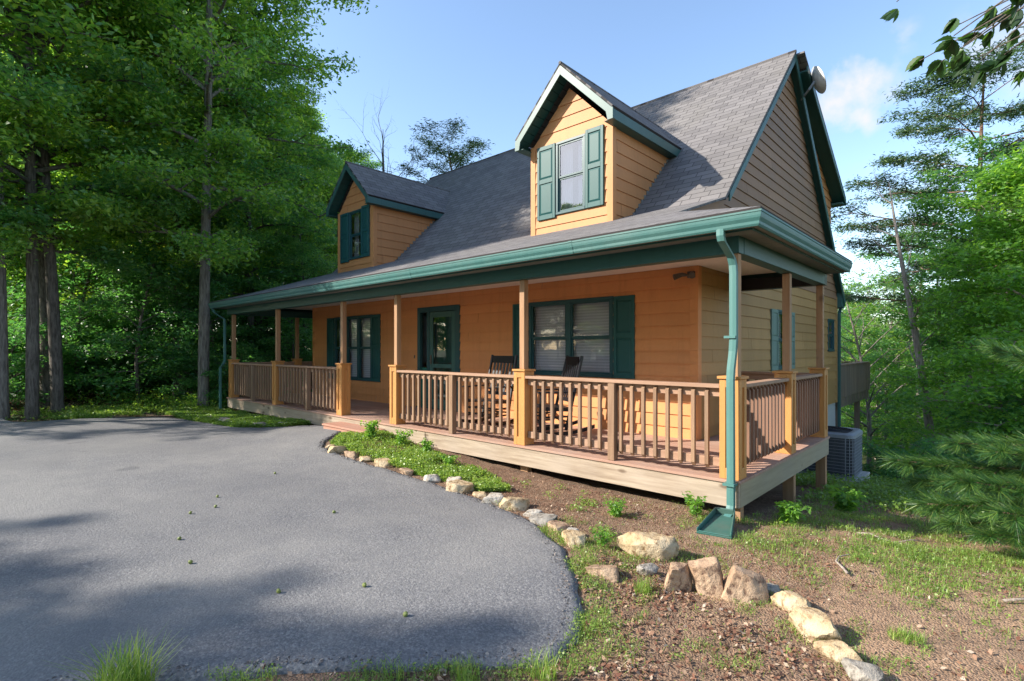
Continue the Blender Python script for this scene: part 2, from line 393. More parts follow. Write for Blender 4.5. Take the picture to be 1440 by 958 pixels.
def axis(lo, hi, step, far):
    a = list(np.arange(lo, hi + 1e-6, step)); k = step; q = hi
    while q < far: k *= 1.35; q += k; a.append(q)
    k = step; q = lo
    while q > -far: k *= 1.35; q -= k; a.insert(0, q)
    return np.array(a)
gx = axis(-16, 7, .16, 400); gy = axis(-6, 9, .16, 400)
X, Y = np.meshgrid(gx, gy, indexing='ij')
Z = g(X, Y)
bump = (vnoise(X * 1.7, Y * 1.7, 3) - .5) * .06 + (vnoise(X * 4.5, Y * 4.5, 8) - .5) * .045
dmask = in_drive(X, Y, .25)
Z = Z + np.where(dmask, -.004, bump)
nx, ny = X.shape
idx = np.arange(nx * ny).reshape(nx, ny)
F = np.stack([idx[:-1, :-1], idx[1:, :-1], idx[1:, 1:], idx[:-1, 1:]], -1).reshape(-1, 4)
me = bpy.data.meshes.new('ground'); me.from_pydata(np.stack([X, Y, Z], -1).reshape(-1, 3).tolist(), [], F.tolist())
me.polygons.foreach_set('use_smooth', [True] * len(F)); me.materials.append(MATS['soil'])
wd = np.maximum(sm(-13.8, -15.2, X) * 1.0, sm(4.6, 7.5, Y) * sm(-3, -1, X)); wd = np.maximum(wd, sm(5, 8, X)); wd = np.maximum(wd, sm(9, 12, Y)); wd = np.maximum(wd, sm(-11, -14, Y)); wd = np.maximum(wd, sm(1, 3, Y) * sm(-13.6, -14.2, X))
a = me.attributes.new('wood', 'FLOAT', 'POINT'); a.data.foreach_set('value', wd.reshape(-1).astype(np.float32))
bare_ = sm(-.2, .5, X) * sm(-2.4, -1.5, Y + .35 * (X - .4)) * (1 - sm(2.5, 4, Y)); bare_ = np.maximum(bare_, .25 * sm(-5, -3, X) * (Y < 0))
a = me.attributes.new('bare', 'FLOAT', 'POINT'); a.data.foreach_set('value', bare_.reshape(-1).astype(np.float32))
tag(bpy.data.objects.new('ground', me), kind='structure'); COL.objects.link(bpy.data.objects['ground'])

# driveway slab
def resample(P, step):
    out = []
    n = len(P)
    def cr(p0, p1, p2, p3, t): return .5 * ((2 * p1) + (-p0 + p2) * t + (2 * p0 - 5 * p1 + 4 * p2 - p3) * t * t + (-p0 + 3 * p1 - 3 * p2 + p3) * t ** 3)
    for i in range(n):
        p = [P[(i + k - 1) % n] for k in range(4)]; m_ = max(1, int(np.linalg.norm(p[2] - p[1]) / step))
        for k in range(m_): out.append(cr(*p, k / m_))
    return np.array(out)
ed = resample(DP, .07)
rg = random.Random(3)
c0 = np.array((-6, -4.0)); jit = (vnoise(np.arange(len(ed)) * .45, np.zeros(len(ed)), 5) - .5) * .05 + (vnoise(np.arange(len(ed)) * 1.7, np.zeros(len(ed)), 6) - .5) * .022
ed = ed + ((ed - c0) / np.linalg.norm(ed - c0, axis=1)[:, None]) * jit[:, None]
NR = 34; V = []; Fc = []
for k in range(NR + 1):
    t_ = (k / NR); P = c0 + (ed - c0) * t_
    zz = g(P[:, 0], P[:, 1]) + .030
    V += [(p[0], p[1], z) for p, z in zip(P, zz)]
P = c0 + (ed - c0) * (1 + .012); V += [(p[0], p[1], z) for p, z in zip(P, g(P[:, 0], P[:, 1]) + .012)]
P = c0 + (ed - c0) * (1 + .014); V += [(p[0], p[1], z) for p, z in zip(P, g(P[:, 0], P[:, 1]) - .06)]
M_ = len(ed)
for k in range(NR + 2):
    for q in range(M_): Fc.append((k * M_ + q, (k + 1) * M_ + q, (k + 1) * M_ + (q + 1) % M_, k * M_ + (q + 1) % M_))
me = bpy.data.meshes.new('driveway'); me.from_pydata(V, [], Fc); me.polygons.foreach_set('use_smooth', [True] * len(Fc)); me.materials.append(MATS['asphalt'])
dv = bpy.data.objects.new('driveway', me); COL.objects.link(dv); tag(dv, kind='structure')

# ============================================================ HOUSE
XL, XR, YF, YB = -12.75, -1.30, 2.04, 10.87
DL = -13.60                                            # deck left edge
YD = 3.72                                              # deck rear edge on the sides
RX = -1.15; RL = -12.92; RY = 6.46; RZ = 7.36
GX, GY = .32, -.37
house = empty('house', (-7, 4, 0)); HM = Matrix.Translation((7, -4, 0))
tag(house, 'orange-tan wooden house with green trim, two dormers and wraparound porch', 'house')
def hb(mb, name, mat, parent=house, **k):
    o = mb.build(name, mat, parent, **k)
    if parent is house: o.matrix_parent_inverse = Matrix.Translation((7, -4, 0))
    return o
def part(mb, name, mat, parent, **k): return mb.build(name, mat, parent, **k)

def siding(mb, P, poly, holes, expo, z0, seed=1, out=0.016, joint=3.4):
    rg = random.Random(seed); zs = [p[1] for p in poly]; zt = max(zs); z = z0 + math.floor((min(zs) - z0) / expo) * expo
    def span(zq):
        xs = []
        for i in range(len(poly)):
            (a0, b0), (a1, b1) = poly[i], poly[(i + 1) % len(poly)]
            if (b0 - zq) * (b1 - zq) < 0: xs.append(a0 + (a1 - a0) * (zq - b0) / (b1 - b0))
        return (min(xs), max(xs)) if len(xs) >= 2 else None
    while z < zt - .004:
        za, zb = max(z, min(zs)), min(z + expo, zt)
        cuts = sorted({za, zb} | {h[k] for h in holes for k in (2, 3) if za < h[k] < zb} | {q for q in zs if za < q < zb})
        jo = rg.uniform(0, joint); base = rg.random()
        for c0_, c1_ in zip(cuts, cuts[1:]):
            if c1_ - c0_ < .002: continue
            s0 = span(c0_ + 1e-4); s1 = span(c1_ - 1e-4)
            if not s0 or not s1: continue
            mid = (c0_ + c1_) / 2
            segs = [(0., 1.)]
            lo = lambda zq: s0[0] + (s1[0] - s0[0]) * (zq - c0_) / (c1_ - c0_)
            L, H_ = min(s0[0], s1[0]), max(s0[1], s1[1])
            blocks = sorted((h[0], h[1]) for h in holes if h[2] < mid < h[3])
            js = [jo + L - joint + joint * k for k in range(1, int((H_ - L) / joint) + 3)]
            cutsx = []; cur = L; iv = []
            for b in blocks:
                if b[0] > cur: iv.append((cur, b[0]))
                cur = max(cur, b[1])
            if cur < H_: iv.append((cur, H_))
            for (a, b) in iv:
                pts_ = [a] + [j for j in js if a + .1 < j < b - .1] + [b]
                for p0, p1 in zip(pts_, pts_[1:]):
                    r_ = (base * .5 + .5 * (math.sin(p0 * 37.7 + z * 91) * .5 + .5))
                    e0 = 0 if p0 == a else .005
                    x00 = max(p0, s0[0]) + e0; x01 = max(p0, s1[0]) + e0; x10 = min(p1, s0[1]); x11 = min(p1, s1[1])
                    o0 = out * (1 - (c0_ - z) / expo) + .002; o1 = out * (1 - (c1_ - z) / expo) + .002
                    mb.face([P(x00, o0, c0_), P(x10, o0, c0_), P(x11, o1, c1_), P(x01, o1, c1_)], r_)
                    if abs(c0_ - z) < 1e-6: mb.face([P(x00, -.01, c0_), P(x10, -.01, c0_), P(x10, o0, c0_), P(x00, o0, c0_)], r_)
        z += expo

Pf = lambda s, o, z: (s, YF - o, z)
Pr = lambda s, o, z: (XR + o, s, z)
Pl = lambda s, o, z: (XL - o, s, z)
Pb = lambda s, o, z: (s, YB + o, z)
W1 = (-4.47, -2.68, .84, 2.16); W2 = (-11.52, -9.68, .50, 2.18); DR = (-7.80, -6.37, .0, 2.24)
mb = MB(); siding(mb, Pf, [(XL, .0), (XR - .0, .0), (XR, 2.60), (XL, 2.60)], [W1, W2, DR], .187, -.03, 2, .024); hb(mb, 'front_wall', 'siding_porch')
mb = MB(); mb.box(XR - .10, XR + .022, YF - .022, YF + .10, .0, 2.6); hb(mb, 'corner_trim', 'siding_porch', bevel=.003)
mb = MB(); mb.box(XL - .022, XL + .10, YF - .022, YF + .10, .0, 2.6); hb(mb, 'corner_trim', 'siding_porch', bevel=.003)
SW = (5.70, 6.42, .90, 2.08); RW = (9.86, 10.5, 1.25, 2.08)
RO = .90 - .155
poly = [(YF + .10, -.10), (YB, -.10), (YB, RZ - (YB - RY) - .155), (RY, RZ - .155), (YF + .1, YF + .1 + RO)]
mb = MB(); siding(mb, Pr, [(p[0], p[1]) for p in poly if True], [SW, RW, (0, 0, 0, 0)], .19, -.03, 7, .018)
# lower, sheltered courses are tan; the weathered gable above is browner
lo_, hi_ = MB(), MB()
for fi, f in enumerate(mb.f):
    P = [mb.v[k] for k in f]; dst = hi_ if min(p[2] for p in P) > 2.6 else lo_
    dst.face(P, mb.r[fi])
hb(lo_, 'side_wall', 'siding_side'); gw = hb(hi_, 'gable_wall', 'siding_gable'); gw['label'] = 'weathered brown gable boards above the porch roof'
mb = MB(); mb.box(XR - .10, XR + .024, YB - .10, YB + .022, -.1, 2.7); hb(mb, 'corner_trim', 'siding_side', bevel=.003)
mb = MB(); siding(mb, Pl, poly, [], .19, -.03, 9); siding(mb, Pb, [(XL, -.1), (XR, -.1), (XR, 2.8), (XL, 2.8)], [], .19, -.03, 10); hb(mb, 'rear_wall', 'siding_side')
mb = MB(); mb.box(XL, XR - .02, YF + .03, YB - .02, -3.6, -.11); hb(mb, 'foundation', 'foundation')
# filler triangle between side porch roof and front slope
mb = MB(); mb.prism([(XR + .02, 1.15, 2.9), (XR + .02, 3.0, 2.9), (XR + .02, 3.0, 3.72), (XR + .02, 2.75, 3.585), (XR + .02, 1.15, 3.05)], (-.05, 0, 0)); hb(mb, 'gable_wall', 'siding_gable')

# ---- roofs
def slab(mb, pts, th, uvo, uvu, uvv):
    """roof plane polygon with UVs measured in metres along u and v."""
    u = Vector(uvu).normalized(); v = Vector(uvv).normalized(); o = Vector(uvo); pts = [Vector(p) for p in pts]
    n = (pts[1] - pts[0]).cross(pts[2] - pts[1]).normalized()
    if n.z < 0: n = -n
    uv = [((p - o).dot(u), (p - o).dot(v)) for p in pts]
    mb.face(pts, .5, uv)
    low = [p - n * th for p in pts]
    mb.face(low[::-1], .5, uv[::-1])
    for k in range(len(pts)):
        q = (k + 1) % len(pts); mb.face([pts[k], low[k], low[q], pts[q]], .5, [uv[k], uv[k], uv[q], uv[q]])
mb = MB()
slab(mb, [(RL, 2.7, 3.6), (RX, 2.7, 3.6), (RX, RY, RZ), (RL, RY, RZ)], .05, (RL, 2.7, 3.6), (1, 0, 0), (0, 1, 1))
ye = 11.1
slab(mb, [(RX, ye, RZ - (ye - RY)), (RL, ye, RZ - (ye - RY)), (RL, RY, RZ), (RX, RY, RZ)], .05, (RX, ye, 2.7), (1, 0, 0), (0, -1, 1))
mb.tube([(RL - .01, RY, RZ - .005), (RX + .01, RY, RZ - .005)], .035, 6, .2)   # ridge cap
hb(mb, 'roof', 'shingles')
PS = (3.6 - 2.575) / (2.7 - GY)                          # porch slope
mb = MB()
hx = RX; hy = GY + (GX - RX)
LG = DL - GX
slab(mb, [(LG, GY, 2.575), (GX, GY, 2.575), (RX, hy, 2.575 + PS * (hy - GY)), (RX, 2.7, 3.602), (RL, 2.7, 3.602), (RL, GY + (RL - LG), 2.575 + PS * (RL - LG))], .03, (LG, GY, 2.575), (1, 0, 0), (0, 1, PS))
YG = 3.62
ex = XR; slab(mb, [(GX, GY, 2.575), (GX, YG, 2.575), (ex, YG, 2.575 + PS * (GX - ex)), (ex, GY + (GX - ex), 2.575 + PS * (GX - ex))], .03, (GX, GY, 2.575), (0, 1, 0), (-1, 0, PS))
ex = XL; slab(mb, [(LG, GY, 2.575), (LG, YG, 2.575), (ex, YG, 2.575 + PS * (ex - LG)), (ex, GY + (ex - LG), 2.575 + PS * (ex - LG))], .03, (LG, GY, 2.575), (0, -1, 0), (1, 0, PS))
hb(mb, 'porch_roof', 'shingles')
# rear shed dormer
SX, SY, SZ = -1.0, 10.45, 5.20; sl = (7.34 - SZ) / (SY - RY)
mb = MB(); slab(mb, [(SX, RY + .05, 7.33), (RL, RY + .05, 7.33), (RL, SY, SZ), (SX, SY, SZ)], .05, (SX, SY, SZ), (1, 0, 0), (0, -1, sl)); sh = hb(mb, 'rear_dormer_roof', 'shingles')
mb = MB(); siding(mb, Pr, [(7.0, 6.66), (10.2, 3.45), (10.2, 5.20), (7.0, 6.90)], [], .19, -.03, 17, .018); mb.box(XL, XR - .01, 10.18, 10.20, 3.3, 5.2); hb(mb, 'rear_dormer_wall', 'siding_dormer')

# rakes, fascia, soffits
def rake(mb, x0, x1, a, b, h, top=-.012):
    (ya, za), (yb, zb) = a, b
    mb.hexa([(x0, ya, za + top - h), (x1, ya, za + top - h), (x1, yb, zb + top - h), (x0, yb, zb + top - h), (x0, ya, za + top), (x1, ya, za + top), (x1, yb, zb + top), (x0, yb, zb + top)])
mb = MB()
rake(mb, RX - .012, RX + .012, (2.86, 3.76 - .05), (RY, RZ - .05), .13); rake(mb, RX - .012, RX + .012, (RY, RZ - .05), (ye, RZ - (ye - RY) - .05), .20)
rake(mb, RL - .012, RL + .012, (2.86, 3.71), (RY, RZ - .05), .13); rake(mb, RL - .012, RL + .012, (RY, RZ - .05), (ye, RZ - (ye - RY) - .05), .20)
mb.box(XL, RX - .014, ye - .02, ye + .01, 2.40, 2.66)
# boxed tail of the rear rake
mb.prism([(RX - .015, 10.86, 2.42), (RX - .015, ye, 2.42), (RX - .015, ye, 2.60), (RX - .015, 10.86, 2.84)], (-.13, 0, 0))
hb(mb, 'rake_board', 'green_trim')
mb = MB(); rake(mb, XR + .005, RX - .014, (RY, RZ - .08), (10.86, RZ - (10.86 - RY) - .08), .075); rake(mb, XR + .005, RX - .014, (2.9, 3.7), (RY, RZ - .09), .05)
hb(mb, 'soffit', 'green_dark')
mb = MB(); rake(mb, SX - .026, SX + .002, (RY + .3, 7.33 - .25 * sl - .05), (SY, SZ - .05), .13)
mb.box(XL, SX, SY, SY + .025, SZ - .2, SZ - .03); mb.box(XR + .02, SX - .03, SY - .25, SY, SZ - .20, SZ - .15)
hb(mb, 'rake_board', 'green_trim')
mb = MB(); rake(mb, XR + .02, SX - .03, (RY + .3, 7.33 - .25 * sl - .13), (SY - .01, SZ - .13), .03); hb(mb, 'soffit', 'green_dark')

# porch soffit (grooved), ceiling, beams
mb = MB()
x = LG + .05
while x < GX - .06:
    x1 = min(x + .30, GX - .05); y1 = -.0
    mb.box(x, x1 - .006, GY + .03, .02, 2.418, 2.428); x += .30
y = .02
while y < YG - .02:
    mb.box(-.0, GX - .03, y, min(y + .30, YG) - .006, 2.418, 2.428); mb.box(LG + .03, DL, y, min(y + .30, YG) - .006, 2.418, 2.428); y += .30
mb.box(LG + .04, GX - .04, GY + .04, .0, 2.431, 2.436, .0); mb.box(.02, GX - .04, .0, YG, 2.431, 2.436, 0.)
hb(mb, 'soffit', 'soffit_grey')
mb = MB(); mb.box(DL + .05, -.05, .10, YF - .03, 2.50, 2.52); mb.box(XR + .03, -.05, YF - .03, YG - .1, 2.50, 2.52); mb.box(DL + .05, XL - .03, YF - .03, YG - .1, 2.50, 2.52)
hb(mb, 'porch_ceiling', 'ceiling_bounce_tint')
mb = MB(); mb.box(DL + .0, .0, .0, .14, 2.25, 2.43); mb.box(-.142, .004, .142, YG - .15, 2.252, 2.43); mb.box(DL - .004, DL + .14, .142, YG - .15, 2.252, 2.43)
hb(mb, 'porch_beam', 'green_dark', bevel=.004)
mb = MB(); mb.box(XR, .004, YG - .148, YG - .01, 2.25, 2.43); hb(mb, 'porch_beam', 'black_paint'); mb = MB(); mb.box(DL, XL, YG - .148, YG - .01, 2.25, 2.43); hb(mb, 'porch_beam', 'black_paint'); mb = MB(); mb.box(XR, GX - .05, YG - .008, YG + .012, 2.42, 2.60)
mb.prism([(GX - .05, YG + .012, 2.58), (XR, YG + .012, 2.58), (XR, YG + .012, 2.54 + PS * (GX - XR))], (0, -.02, 0))
hb(mb, 'fascia', 'green_dark')

# gutter swept round the porch
def sweep(mb, path, prof, closed_ends=True):
    n = len(path); secs = []
    for i, p in enumerate(path):
        p = Vector(p).to_2d(); d0 = (p - Vector(path[i - 1]).to_2d()).normalized() if i else None; d1 = (Vector(path[i + 1]).to_2d() - p).normalized() if i < n - 1 else None
        n0 = Vector((d0.y, -d0.x)) if d0 else None; n1 = Vector((d1.y, -d1.x)) if d1 else None
        if n0 and n1: mm = (n0 + n1).normalized(); mm = mm / mm.dot(n0)
        else: mm = n0 or n1
        secs.append([(p.x + mm.x * o, p.y + mm.y * o, z) for o, z in prof])
    for a, b in zip(secs, secs[1:]):
        for k in range(len(prof)):
            q = (k + 1) % len(prof); mb.face([a[k], b[k], b[q], a[q]], .5)
    mb.face(secs[0], .5); mb.face(secs[-1][::-1], .5)
path = [(LG, YG), (LG, GY), (GX, GY), (GX, YG)]
prof = [(-.10, 2.43), (-.032, 2.412), (-.022, 2.43), (-.02, 2.455), (-.004, 2.485), (0, 2.505), (.002, 2.530), (.008, 2.535), (.008, 2.552), (-.006, 2.554), (-.10, 2.556)]
mb = MB(); sweep(mb, path, prof); hb(mb, 'gutter', 'gutter_teal')
for xs in (-1.8, -4.9, -8.0, -11.1):
    mb = MB(); sweep(mb, [(xs, GY), (xs + .05, GY)], [(o + (.003 if o > -.09 else 0), z - (.003 if z < 2.5 else -.003)) for o, z in prof]); hb(mb, 'gutter_seam', 'gutter_teal')
mb = MB(); sweep(mb, path, [(-.12, 2.40), (-.102, 2.40), (-.102, 2.572), (-.12, 2.572)])
mb.box(LG + .12, GX - .12, GY + .115, GY + .125, 2.40, 2.56); hb(mb, 'fascia', 'green_dark')
mb = MB(); mb.tube([(XL, ye + .06, 2.60), (RX, ye + .06, 2.60)], .06, 8); hb(mb, 'gutter', 'green_trim')

# downspouts: ribbed rectangular pipe along a path
def spout(path, w=.075, d=.06, name='downspout', mat='downspout_teal'):
    mb = MB(); P = [Vector(p) for p in path]; n = 16
    secs = []
    for i, p in enumerate(P):
        ring = []
        for k in range(n):
            t_ = 2 * math.pi * k / n; cx_, sy_ = math.cos(t_), math.sin(t_)
            e = 1 / (abs(cx_) ** 6 + abs(sy_) ** 6) ** (1 / 6.); rb = 1 - .05 * (k % 2)
            ring.append(p + Vector((cx_ * e * w / 2 * rb, sy_ * e * d / 2 * rb, 0)))
        secs.append(ring)
    for a, b in zip(secs, secs[1:]):
        for k in range(n): mb.face([a[k], a[(k + 1) % n], b[(k + 1) % n], b[k]], .5)
    mb.face(secs[0], .5); mb.face(secs[-1], .5)
    return mb, secs
path = [(.052, GY + .05, 2.43), (.052, GY + .05, 2.37), (.054, GY + .07, 2.32), (.066, -.09, 2.19), (.07, -.055, 2.12), (.075, -.055, 2.04), (.075, -.055, 1.40), (.070, -.058, 1.28), (.058, -.078, 1.10), (.056, -.085, 1.0), (.060, -.085, .0), (.060, -.085, -.22), (.060, -.115, -.29), (.055, -.22, -.335)]
path = [(x - .105, y, z) for x, y, z in path]
mb, _ = spout(path); 
for z in (1.42, -.02): mb.box(-.11, -.0, -.135 if z < 1 else -.10, -.03, z - .012, z + .012, .6)
hb(mb, 'downspout', 'downspout_teal')
mb, _ = spout([(DL - .2, GY + .05, 2.43), (DL - .16, GY + .1, 2.30), (DL - .03, -.06, 2.12), (DL - .02, -.06, 1.0), (DL - .03, -.10, .90), (DL - .12, -.14, .80), (DL - .12, -.14, -.33), (DL - .12, -.25, -.38)], .07, .06); hb(mb, 'downspout', 'gutter_teal')
mb, _ = spout([(RX - .08, ye + .05, 2.56), (RX - .08, ye + .02, 2.5), (XR + .055, YB + .06, 2.25), (XR + .055, YB + .06, -2.0)], .075, .075); hb(mb, 'downspout', 'green_trim')

# ---- deck
mb = MB(); y = .0
k = 0
while y < YD - .01:
    y1 = y + .137
    for (a, b) in ([(DL - .02, .02)] if y < YF - .1 else [(DL - .02, XL - .03), (XR + .03, .02)]):
        cuts = [a] + ([a + 3.1 + (k % 3) * 1.2, a + 8.0 + (k % 2) * 1.7] if b - a > 5 else []) + [b]
        for p, q in zip(cuts, cuts[1:]): mb.box(p + .002, q, y - .02 if y == 0 else y, min(y1, YD) - .005, -.028, 0)
    y = y1; k += 1
hb(mb, 'deck_floor', 'deck_wood', bevel=.002)
mb = MB()
for p, q in ((DL, -8.7), (-8.7, -4.95), (-4.94, -.0)): mb.box(p + .003, q, .0, .04, -.27, -.031)
hb(mb, 'rim_board', 'rim_wood', bevel=.003)
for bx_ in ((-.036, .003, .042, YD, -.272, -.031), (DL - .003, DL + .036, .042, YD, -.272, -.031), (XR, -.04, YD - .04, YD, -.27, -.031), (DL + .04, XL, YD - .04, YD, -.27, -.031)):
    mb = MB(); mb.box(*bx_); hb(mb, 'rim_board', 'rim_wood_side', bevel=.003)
mb = MB()   # joists
for i in range(int((-XL + 1) / .41)): x = DL + .4 + i * .41; mb.box(x, x + .038, .045, YF - .05, -.26, -.033)
hb(mb, 'joists', 'deck_grey')
for (x, y) in ((-.05, .06), (-.06, 1.95), (-.06, YD - .12), (-2.9, .12), (-5.9, .12), (-8.8, .12), (DL + .1, .12), (-4.4, .12), (-10.5, .12)):
    mb = MB(); mb.box(x - .045 - .04, x + .045 - .0, y, y + .09, gz(x, y) - .3, -.034); hb(mb, 'support_post', 'post_wood', bevel=.003)

# ---- porch posts, wraps, railings
PX = [-13.47, -10.7, -7.70, -5.87, -2.92]
def post(x, y, z0, z1):
    mb = MB(); mb.box(x - .044, x + .044, y - .044, y + .044, z0, z1); return hb(mb, 'porch_post', 'post_wood', bevel=.004)
def wrap(x, y, h=1.03, w=.20):
    mb = MB(); a = w / 2
    core = a - .018; mb.box(x - core, x + core, y - core, y + core, .0, h - .03)
    for sx in (-1, 1):
        for sy in (-1, 1):   # corner stiles leave a recessed panel on each face
            x0, x1 = sorted((x + sx * a, x + sx * (a - .062))); y0, y1 = sorted((y + sy * a, y + sy * (a - .062)))
            mb.box(x0, x1, y0, y1, .0, h - .03)
    for z0_, z1_ in ((.001, .11), (h - .115, h - .031)):
        mb.box(x - a + .002, x + a - .002, y - a + .002, y + a - .002, z0_, z1_)
    mb.box(x - a - .018, x + a + .018, y - a - .018, y + a + .018, h - .029, h)
    return hb(mb, 'post_wrap', 'wrap_tan', bevel=.004)
for x in PX: post(x, .12, 1.03, 2.25); wrap(x, .12)
post(-.06, .07, 1.0, 2.25); wrap(-.10, .12)
for y in (1.90, 3.58): post(-.08, y, 1.0, 2.25); wrap(-.10, y)
for y in (1.90, 3.58): post(DL + .1, y, 1.0, 2.25); wrap(DL + .1, y)
BAL = []
def railing(a, b, mid, outv, nb, balmat, collect=True):
    """rail from a to b (2d), balusters nailed to the outer side of two rails."""
    a = Vector(a); b = Vector(b); d = (b - a).normalized(); L = (b - a).length; o = Vector(outv)
    M = Matrix(((d.x, -o.x, 0, a.x), (d.y, -o.y, 0, a.y), (0, 0, 1, 0), (0, 0, 0, 1)))
    mb = MB(M)
    mb.box(0, L, -.075, .07, .905, .943); r = hb(mb, 'railing', 'rail_wood', bevel=.004)
    mb = MB(M); mb.box(.0, L, -.012, .026, .815, .903); mb.build('rail', 'rail_wood', r, bevel=.003); mb = MB(M); mb.box(.0, L, -.012, .026, .10, .188); mb.build('rail', 'rail_wood', r, bevel=.003)
    for mx_ in mid:
        mb = MB(M); mb.box(mx_ - .045, mx_ + .045, -.10, -.014, .002, .90); mb.build('mid_post', 'baluster_wood', r, bevel=.004)
    obs = []
    sp = L / (nb + 1)
    for k in range(1, nb + 1):
        x = sp * k
        if any(abs(x - mx_) < .08 for mx_ in mid): continue
        mb = MB(M); mb.g = random.Random(k * 7 + int(L * 100)); hw = .019; y0, y1 = -.052, -.014
        mb.prism([(x - hw, y0, .115), (x - hw, y1, .075), (x - hw, y1, .895), (x - hw, y0, .865)], (2 * hw, 0, 0)); 
        if collect: mb.build('baluster', balmat, r)
        else: obs.append(mb)
    if not collect:
        big = MB()
        for m_ in obs:
            off = len(big.v); big.v += m_.v; big.f += [tuple(i + off for i in f) for f in m_.f]; big.r += m_.r; big.uv += m_.uv
        oo = big.build('balusters', balmat, r); oo['kind'] = 'stuff'
    return r
railing((-2.82, .10), (-.20, .10), [1.36], (0, -1), 17, 'baluster_wood')
railing((-5.77, .10), (-3.02, .10), [1.45], (0, -1), 18, 'baluster_wood')
railing((-10.6, .10), (-7.80, .10), [1.56], (0, -1), 18, 'baluster_wood')
railing((-13.37, .10), (-10.8, .10), [1.41], (0, -1), 17, 'baluster_wood')
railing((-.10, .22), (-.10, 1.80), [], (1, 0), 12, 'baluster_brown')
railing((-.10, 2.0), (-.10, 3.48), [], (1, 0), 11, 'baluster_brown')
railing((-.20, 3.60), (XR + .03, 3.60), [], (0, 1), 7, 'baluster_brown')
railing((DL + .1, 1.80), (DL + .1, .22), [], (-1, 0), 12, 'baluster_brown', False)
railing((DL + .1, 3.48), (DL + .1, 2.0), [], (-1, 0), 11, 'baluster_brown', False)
mb = MB(); mb.box(-7.52, -6.06, -.40, -.03, gz(-6.9, -.2) - .05, -.135); mb.box(-7.54, -6.04, -.42, -.02, -.133, -.10); hb(mb, 'porch_step', 'step_wood', bevel=.004)

# ---- windows and shutters on a wall frame: local x along the wall, -y outwards
Mf = Matrix.Translation((0, YF, 0))
Mr = Matrix(((0, -1, 0, XR), (1, 0, 0, 0), (0, 0, 1, 0), (0, 0, 0, 1)))
def window(M, parent, x0, x1, z0, z1, units=1, proud=.03, split=None, gl='glass', back='blinds', tr=.055, boxd=.35, first='window', trim_mat='frame_green'):
    top = parent is house
    mb = MB(M); pr = -proud
    mb.box(x0, x1, pr, .05, z1 - tr, z1); mb.box(x0, x1, pr - .008, .05, z0, z0 + tr); mb.box(x0, x0 + tr, pr, .05, z0 + tr, z1 - tr); mb.box(x1 - tr, x1, pr, .05, z0 + tr, z1 - tr)
    uw = (x1 - x0 - 2 * tr) / units
    for u in range(1, units): xm = x0 + tr + uw * u; mb.box(xm - .05, xm + .05, pr + .004, .05, z0 + tr, z1 - tr)
    w = (hb(mb, 'window', trim_mat, bevel=.004) if top else mb.build('window', trim_mat, parent, bevel=.004))
    if not top: w.parent = parent
    tgt = w if top else parent
    zs = z0 + (z1 - z0) * (.5 if split is None else split)
    sb = MB(M); gb = MB(M)
    for u in range(units):
        a = x0 + tr + uw * u + (.05 if u else 0); b = x0 + tr + uw * (u + 1) - (.05 if u < units - 1 else 0)
        for (c_, d_, yy) in ((z0 + tr, zs, .004), (zs, z1 - tr, -.012)):
            s_ = .03
            sb.box(a, b, yy, yy + .03, c_, c_ + s_); sb.box(a, b, yy, yy + .03, d_ - s_, d_); sb.box(a, a + s_, yy, yy + .03, c_ + s_, d_ - s_); sb.box(b - s_, b, yy, yy + .03, c_ + s_, d_ - s_)
            gb.face([(a + .02, yy + .012, c_ + .02), (b - .02, yy + .012, c_ + .02), (b - .02, yy + .012, d_ - .02), (a + .02, yy + .012, d_ - .02)])
    sb.build('sash', trim_mat, tgt); gb.build('pane', gl, tgt)
    bb = MB(M)
    if back == 'blinds': bb.box(x0, x1, .10, .11, z0 + .0, z1)
    else:
        for k in range(24):
            a = x0 + (x1 - x0) * k / 24; b = x0 + (x1 - x0) * (k + 1) / 24; 
            if back == 'gap' and .42 < (k + .5) / 24 < .60: continue
            bb.face([(a, .12 + .02 * math.sin(k * 1.9), z0), (b, .12 + .02 * math.sin(k * 1.9 + 1.9), z0), (b, .12 + .02 * math.sin(k * 1.9 + 1.9), z1), (a, .12 + .02 * math.sin(k * 1.9), z1)])
    bb.build('blinds' if back == 'blinds' else 'curtain', 'blinds' if back == 'blinds' else 'curtain', tgt)
    ib = MB(M); ib.box(x0 - .01, x1 + .01, .30, .32, z0 - .05, z1 + .05); ib.build('dark_backing', 'interior', tgt)  # near-black panel painted in for the unlit room behind the window
    return w
def shutter(M, parent, x0, x1, z0, z1, mat='shutter_green'):
    mb = MB(M); f = -.045; s_ = .055
    mb.box(x0, x1, -.018 - .012, -.012, z0, z1)
    mb.box(x0, x0 + s_, f, -.031, z0, z1); mb.box(x1 - s_, x1, f, -.031, z0, z1)
    zm = z0 + (z1 - z0) * .52
    for a, b in ((z0, z0 + .08), (zm - .04, zm + .04), (z1 - .07, z1)): mb.box(x0 + s_, x1 - s_, f, -.031, a, b)
    for a, b in ((z0 + .08, zm - .04), (zm + .04, z1 - .07)):
        i0, i1 = x0 + s_ + .008, x1 - s_ - .008; j0, j1 = a + .01, b - .01; m_ = .028
        P = [(i0, -.031, j0), (i1, -.031, j0), (i1, -.031, j1), (i0, -.031, j1)]; Q = [(i0 + m_, -.042, j0 + m_), (i1 - m_, -.042, j0 + m_), (i1 - m_, -.042, j1 - m_), (i0 + m_, -.042, j1 - m_)]
        mb.face(Q, .5)
        for k in range(4): q = (k + 1) % 4; mb.face([P[k], P[q], Q[q], Q[k]], .5)
    if parent is house: return hb(mb, 'shutter', mat, bevel=.003)
    return mb.build('shutter', 'shutter_green', parent, bevel=.003)
window(Mf, house, *W1[:2], *W1[2:], units=2, gl='glass_screen')
